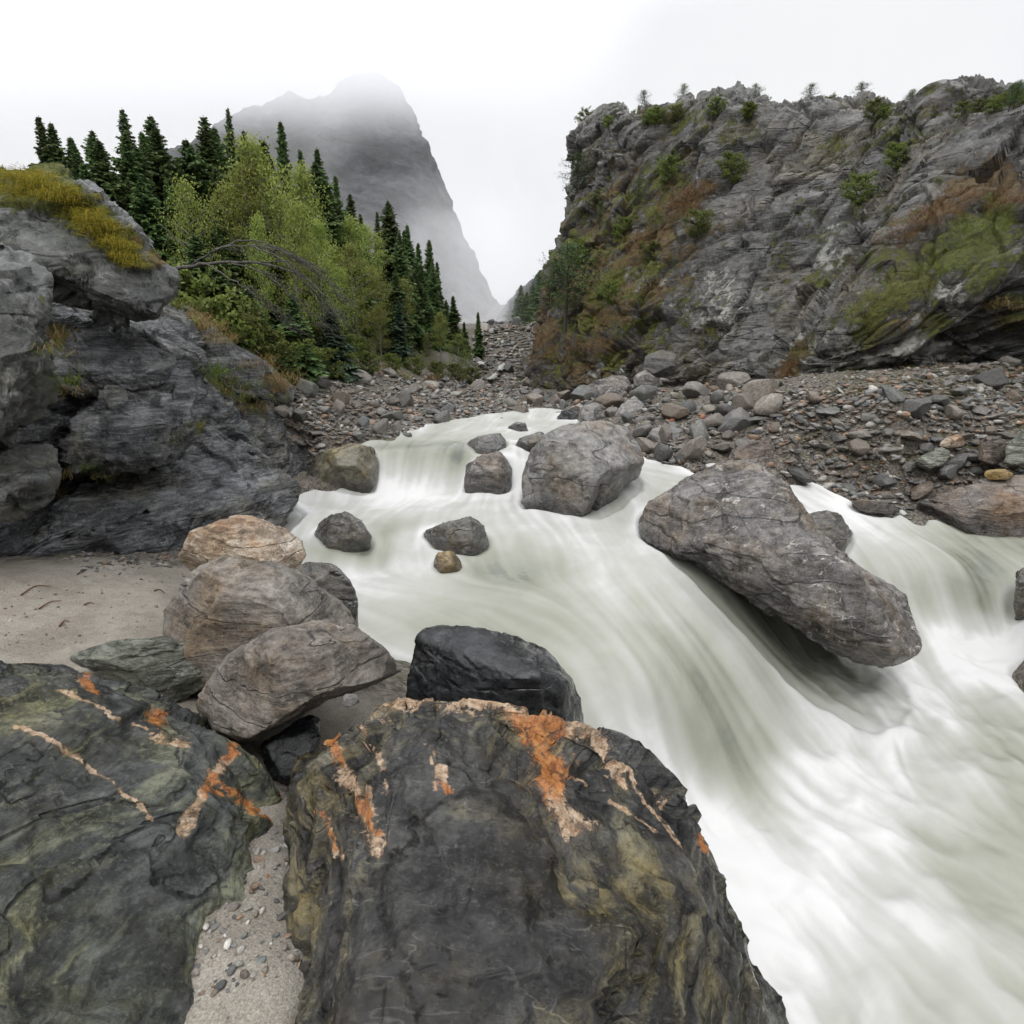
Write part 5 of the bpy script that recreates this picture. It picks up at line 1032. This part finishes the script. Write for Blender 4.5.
for px, py, n, L, s, pal, dr in [(690,198,220,.9,.9,RU,.6),(678,208,200,.9,.9,RU,.6),(700,192,160,.8,.8,RU,.6),(665,222,160,.8,.9,RU+GR_,.5),(640,245,160,.7,1.,ST+RU,.4),(620,265,160,.7,1.,ST+RU,.4),(602,335,200,.7,1.,RU,.5),(590,345,180,.7,1.,RU,.5),(575,360,150,.6,.9,RU+ST,.5),(612,322,160,.6,.9,RU+GR_,.4),(548,340,140,.7,.9,RU,.4),(540,360,120,.7,.9,RU+ST,.4),(935,215,200,.5,.6,RU,.6),(955,200,220,.5,.6,RU,.6),(975,190,200,.5,.6,RU,.6),(915,228,180,.5,.6,RU,.6),(895,238,140,.45,.5,RU,.6),(1010,205,200,.5,.5,RU,.6),(1012,195,140,.5,.4,RU,.6),(940,270,160,.4,.6,GR_,.2),(910,285,160,.4,.6,GR_+ST,.3),(880,295,140,.4,.6,ST+GR_,.4),(980,230,160,.4,.6,GR_,.2),(860,310,120,.4,.5,ST+GR_,.3),(1000,305,200,.5,.4,ST,.8),(1012,300,140,.4,.4,GR_,.1),(795,365,140,.45,.4,RU,.7),(786,375,120,.45,.4,RU,.7),(805,352,100,.4,.4,RU+GR_,.6),(960,250,160,.35,.6,GR_,.2),(630,300,120,.6,.9,ST+GR_,.3),(650,290,120,.6,.9,RU+ST,.3),(840,150,120,.6,.8,ST+GR_,.3),(740,140,120,.7,.9,ST+GR_,.3),(650,140,120,.8,.9,GR_,.3),(940,140,120,.5,.7,RU+GR_,.3)]:
    sp.append((cliff_pt(px, py), int(n * 2.6), L * .5, s, pal, dr))
blades('grass', 'rust-brown and green grass tufts on the right cliff ledges', sp, 3)
sp = []
c = np.c_[rq.uniform(820, 1040, 260), rq.uniform(368, 400, 260)]; W, ok = hit(c[:, 0], c[:, 1])
for w in W[ok]: sp.append((w, 14, .13, .18, GR_ + ST, .1))
blades('grass', 'thin green grass sprouting on the upper part of the stony bank', sp, 4)
# driftwood twigs on the sand
for i, (x0, y0, x1, y1, lb) in enumerate([(22,598,52,588,'thin reddish twig lying on the sand'), (40,612,62,603,'bent brown twig lying on the sand'), (85,607,94,605,'short dark twig lying mid sand'), (155,593,165,594,'dark bark chip on the sand by the tall rock'), (78,576,84,575,'small orange leaf on the sand near the ledge'), (60,628,70,624,'pale twig on the sand near the corner rock')]):
    W, ok = hit(np.array([x0, (x0 + x1) / 2, x1]), np.array([y0, (y0 + y1) / 2 - 2, y1])); W[:, 2] += .012; b = W[0].copy(); v, f = tube(catmull(W - b, 8), np.linspace(.007, .003, 8), 5); tag(link('twig', mk_mesh('twig', v, f), M['twig'], b), lb, 'twig')
# ------------------------------------------------------------------ sky, sun, mist, camera
W = bpy.data.worlds.new('World'); S.world = W; W.use_nodes = True; nt = W.node_tree; nt.nodes.clear()
wo_ = nt.nodes.new('ShaderNodeOutputWorld'); bg = nt.nodes.new('ShaderNodeBackground'); sk = nt.nodes.new('ShaderNodeTexSky'); sk.sky_type = 'NISHITA'; sk.sun_disc = False
SUN_EL, SUN_AZ = math.radians(58), math.radians(200)
sk.sun_elevation = SUN_EL; sk.sun_rotation = SUN_AZ
tc = nt.nodes.new('ShaderNodeTexCoord'); ns = nt.nodes.new('ShaderNodeTexNoise'); ns.inputs['Scale'].default_value = 2.2; ns.inputs['Detail'].default_value = 6; nt.links.new(tc.outputs['Generated'], ns.inputs['Vector'])
rp = nt.nodes.new('ShaderNodeValToRGB'); rp.color_ramp.elements[0].position = .3; rp.color_ramp.elements[0].color = (9.0, 9.1, 9.35, 1); rp.color_ramp.elements[1].position = .7; rp.color_ramp.elements[1].color = (9.8, 9.8, 9.85, 1)
nt.links.new(ns.outputs['Fac'], rp.inputs[0])
mx_ = nt.nodes.new('ShaderNodeMix'); mx_.data_type = 'RGBA'; mx_.inputs[0].default_value = .96; nt.links.new(sk.outputs[0], mx_.inputs[6]); nt.links.new(rp.outputs[0], mx_.inputs[7])
sx_ = nt.nodes.new('ShaderNodeSeparateXYZ'); nt.links.new(tc.outputs['Generated'], sx_.inputs[0]); rg_ = nt.nodes.new('ShaderNodeMapRange'); rg_.inputs[1].default_value = .42; rg_.inputs[2].default_value = 1.; rg_.inputs[3].default_value = 1.; rg_.inputs[4].default_value = 2.7; nt.links.new(sx_.outputs['Z'], rg_.inputs[0])
ml_ = nt.nodes.new('ShaderNodeVectorMath'); ml_.operation = 'SCALE'; nt.links.new(mx_.outputs[2], ml_.inputs[0]); nt.links.new(rg_.outputs[0], ml_.inputs['Scale'])
nt.links.new(ml_.outputs[0], bg.inputs['Color']); bg.inputs['Strength'].default_value = .1; nt.links.new(bg.outputs[0], wo_.inputs[0])
sl = bpy.data.lights.new('sun', 'SUN'); sl.energy = 1.2; sl.angle = math.radians(25); sl.color = (1, .97, .93); so = bpy.data.objects.new('sun', sl); COL.objects.link(so)
sd = Vector((math.sin(SUN_AZ) * math.cos(SUN_EL), math.cos(SUN_AZ) * math.cos(SUN_EL), math.sin(SUN_EL))); so.rotation_euler = sd.to_track_quat('Z', 'Y').to_euler()
# mist: volumes filling the far gorge, the cloud with a faint added glow
def mist(name, label, lo, hi, dens, wisp):
    lo = np.array(lo, float); hi = np.array(hi, float); c = (lo + hi) / 2; c[2] = lo[2]
    V = np.array([[x, y, z] for x in (lo[0], hi[0]) for y in (lo[1], hi[1]) for z in (lo[2], hi[2])]) - c
    Fc = np.array([[0, 1, 3, 2], [4, 6, 7, 5], [0, 4, 5, 1], [2, 3, 7, 6], [0, 2, 6, 4], [1, 5, 7, 3]])
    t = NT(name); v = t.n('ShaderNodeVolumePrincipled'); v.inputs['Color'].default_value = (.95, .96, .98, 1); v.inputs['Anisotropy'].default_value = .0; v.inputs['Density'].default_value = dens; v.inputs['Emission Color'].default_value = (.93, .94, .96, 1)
    if wisp:
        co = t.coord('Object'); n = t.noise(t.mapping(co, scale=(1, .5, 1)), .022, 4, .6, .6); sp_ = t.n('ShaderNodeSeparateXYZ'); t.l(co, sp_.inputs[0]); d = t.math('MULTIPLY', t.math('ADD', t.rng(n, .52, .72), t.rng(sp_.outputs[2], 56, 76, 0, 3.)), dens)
        for ax, hw in ((0, (hi[0] - lo[0]) / 2), (1, (hi[1] - lo[1]) / 2)): d = t.math('MULTIPLY', d, t.rng(t.math('ABSOLUTE', sp_.outputs[ax]), hw * .55, hw * .98, 1, 0)); t.l(d, v.inputs['Density']); t.l(t.math('MULTIPLY', d, .3), v.inputs['Emission Strength'])  # glow follows density, added to whiten the cloud in place of deeper scattering
    t.l(v.outputs[0], t.out.inputs['Volume'])
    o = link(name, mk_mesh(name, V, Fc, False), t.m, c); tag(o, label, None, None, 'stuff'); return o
mist('haze', 'thin grey haze filling the far gorge', (-160, 62, -5), (60, 320, 150), .0006, False)
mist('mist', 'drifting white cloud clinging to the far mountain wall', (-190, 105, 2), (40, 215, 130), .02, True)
cam = bpy.data.cameras.new('camera'); co_ = bpy.data.objects.new('camera', cam); COL.objects.link(co_); S.camera = co_
cam.sensor_width = 36; cam.lens = 36 * F / 1024; cam.clip_start = .05; cam.clip_end = 3000
co_.rotation_euler = (math.radians(90) - math.atan(TP), 0, 0)
S.view_settings.view_transform = 'Standard'; S.view_settings.look = 'None'; S.view_settings.exposure = 0; S.view_settings.gamma = 1
S.render.engine = 'CYCLES'; S.cycles.use_denoising = True; S.cycles.max_bounces = 8; S.cycles.diffuse_bounces = 3; S.cycles.glossy_bounces = 2; S.cycles.transmission_bounces = 3; S.cycles.volume_bounces = 5; S.cycles.transparent_max_bounces = 6
S.cycles.volume_step_rate = 2.; S.cycles.volume_max_steps = 128
S.cycles.use_adaptive_sampling = True; S.cycles.adaptive_threshold = .015; S.cycles.caustics_reflective = False; S.cycles.caustics_refractive = False
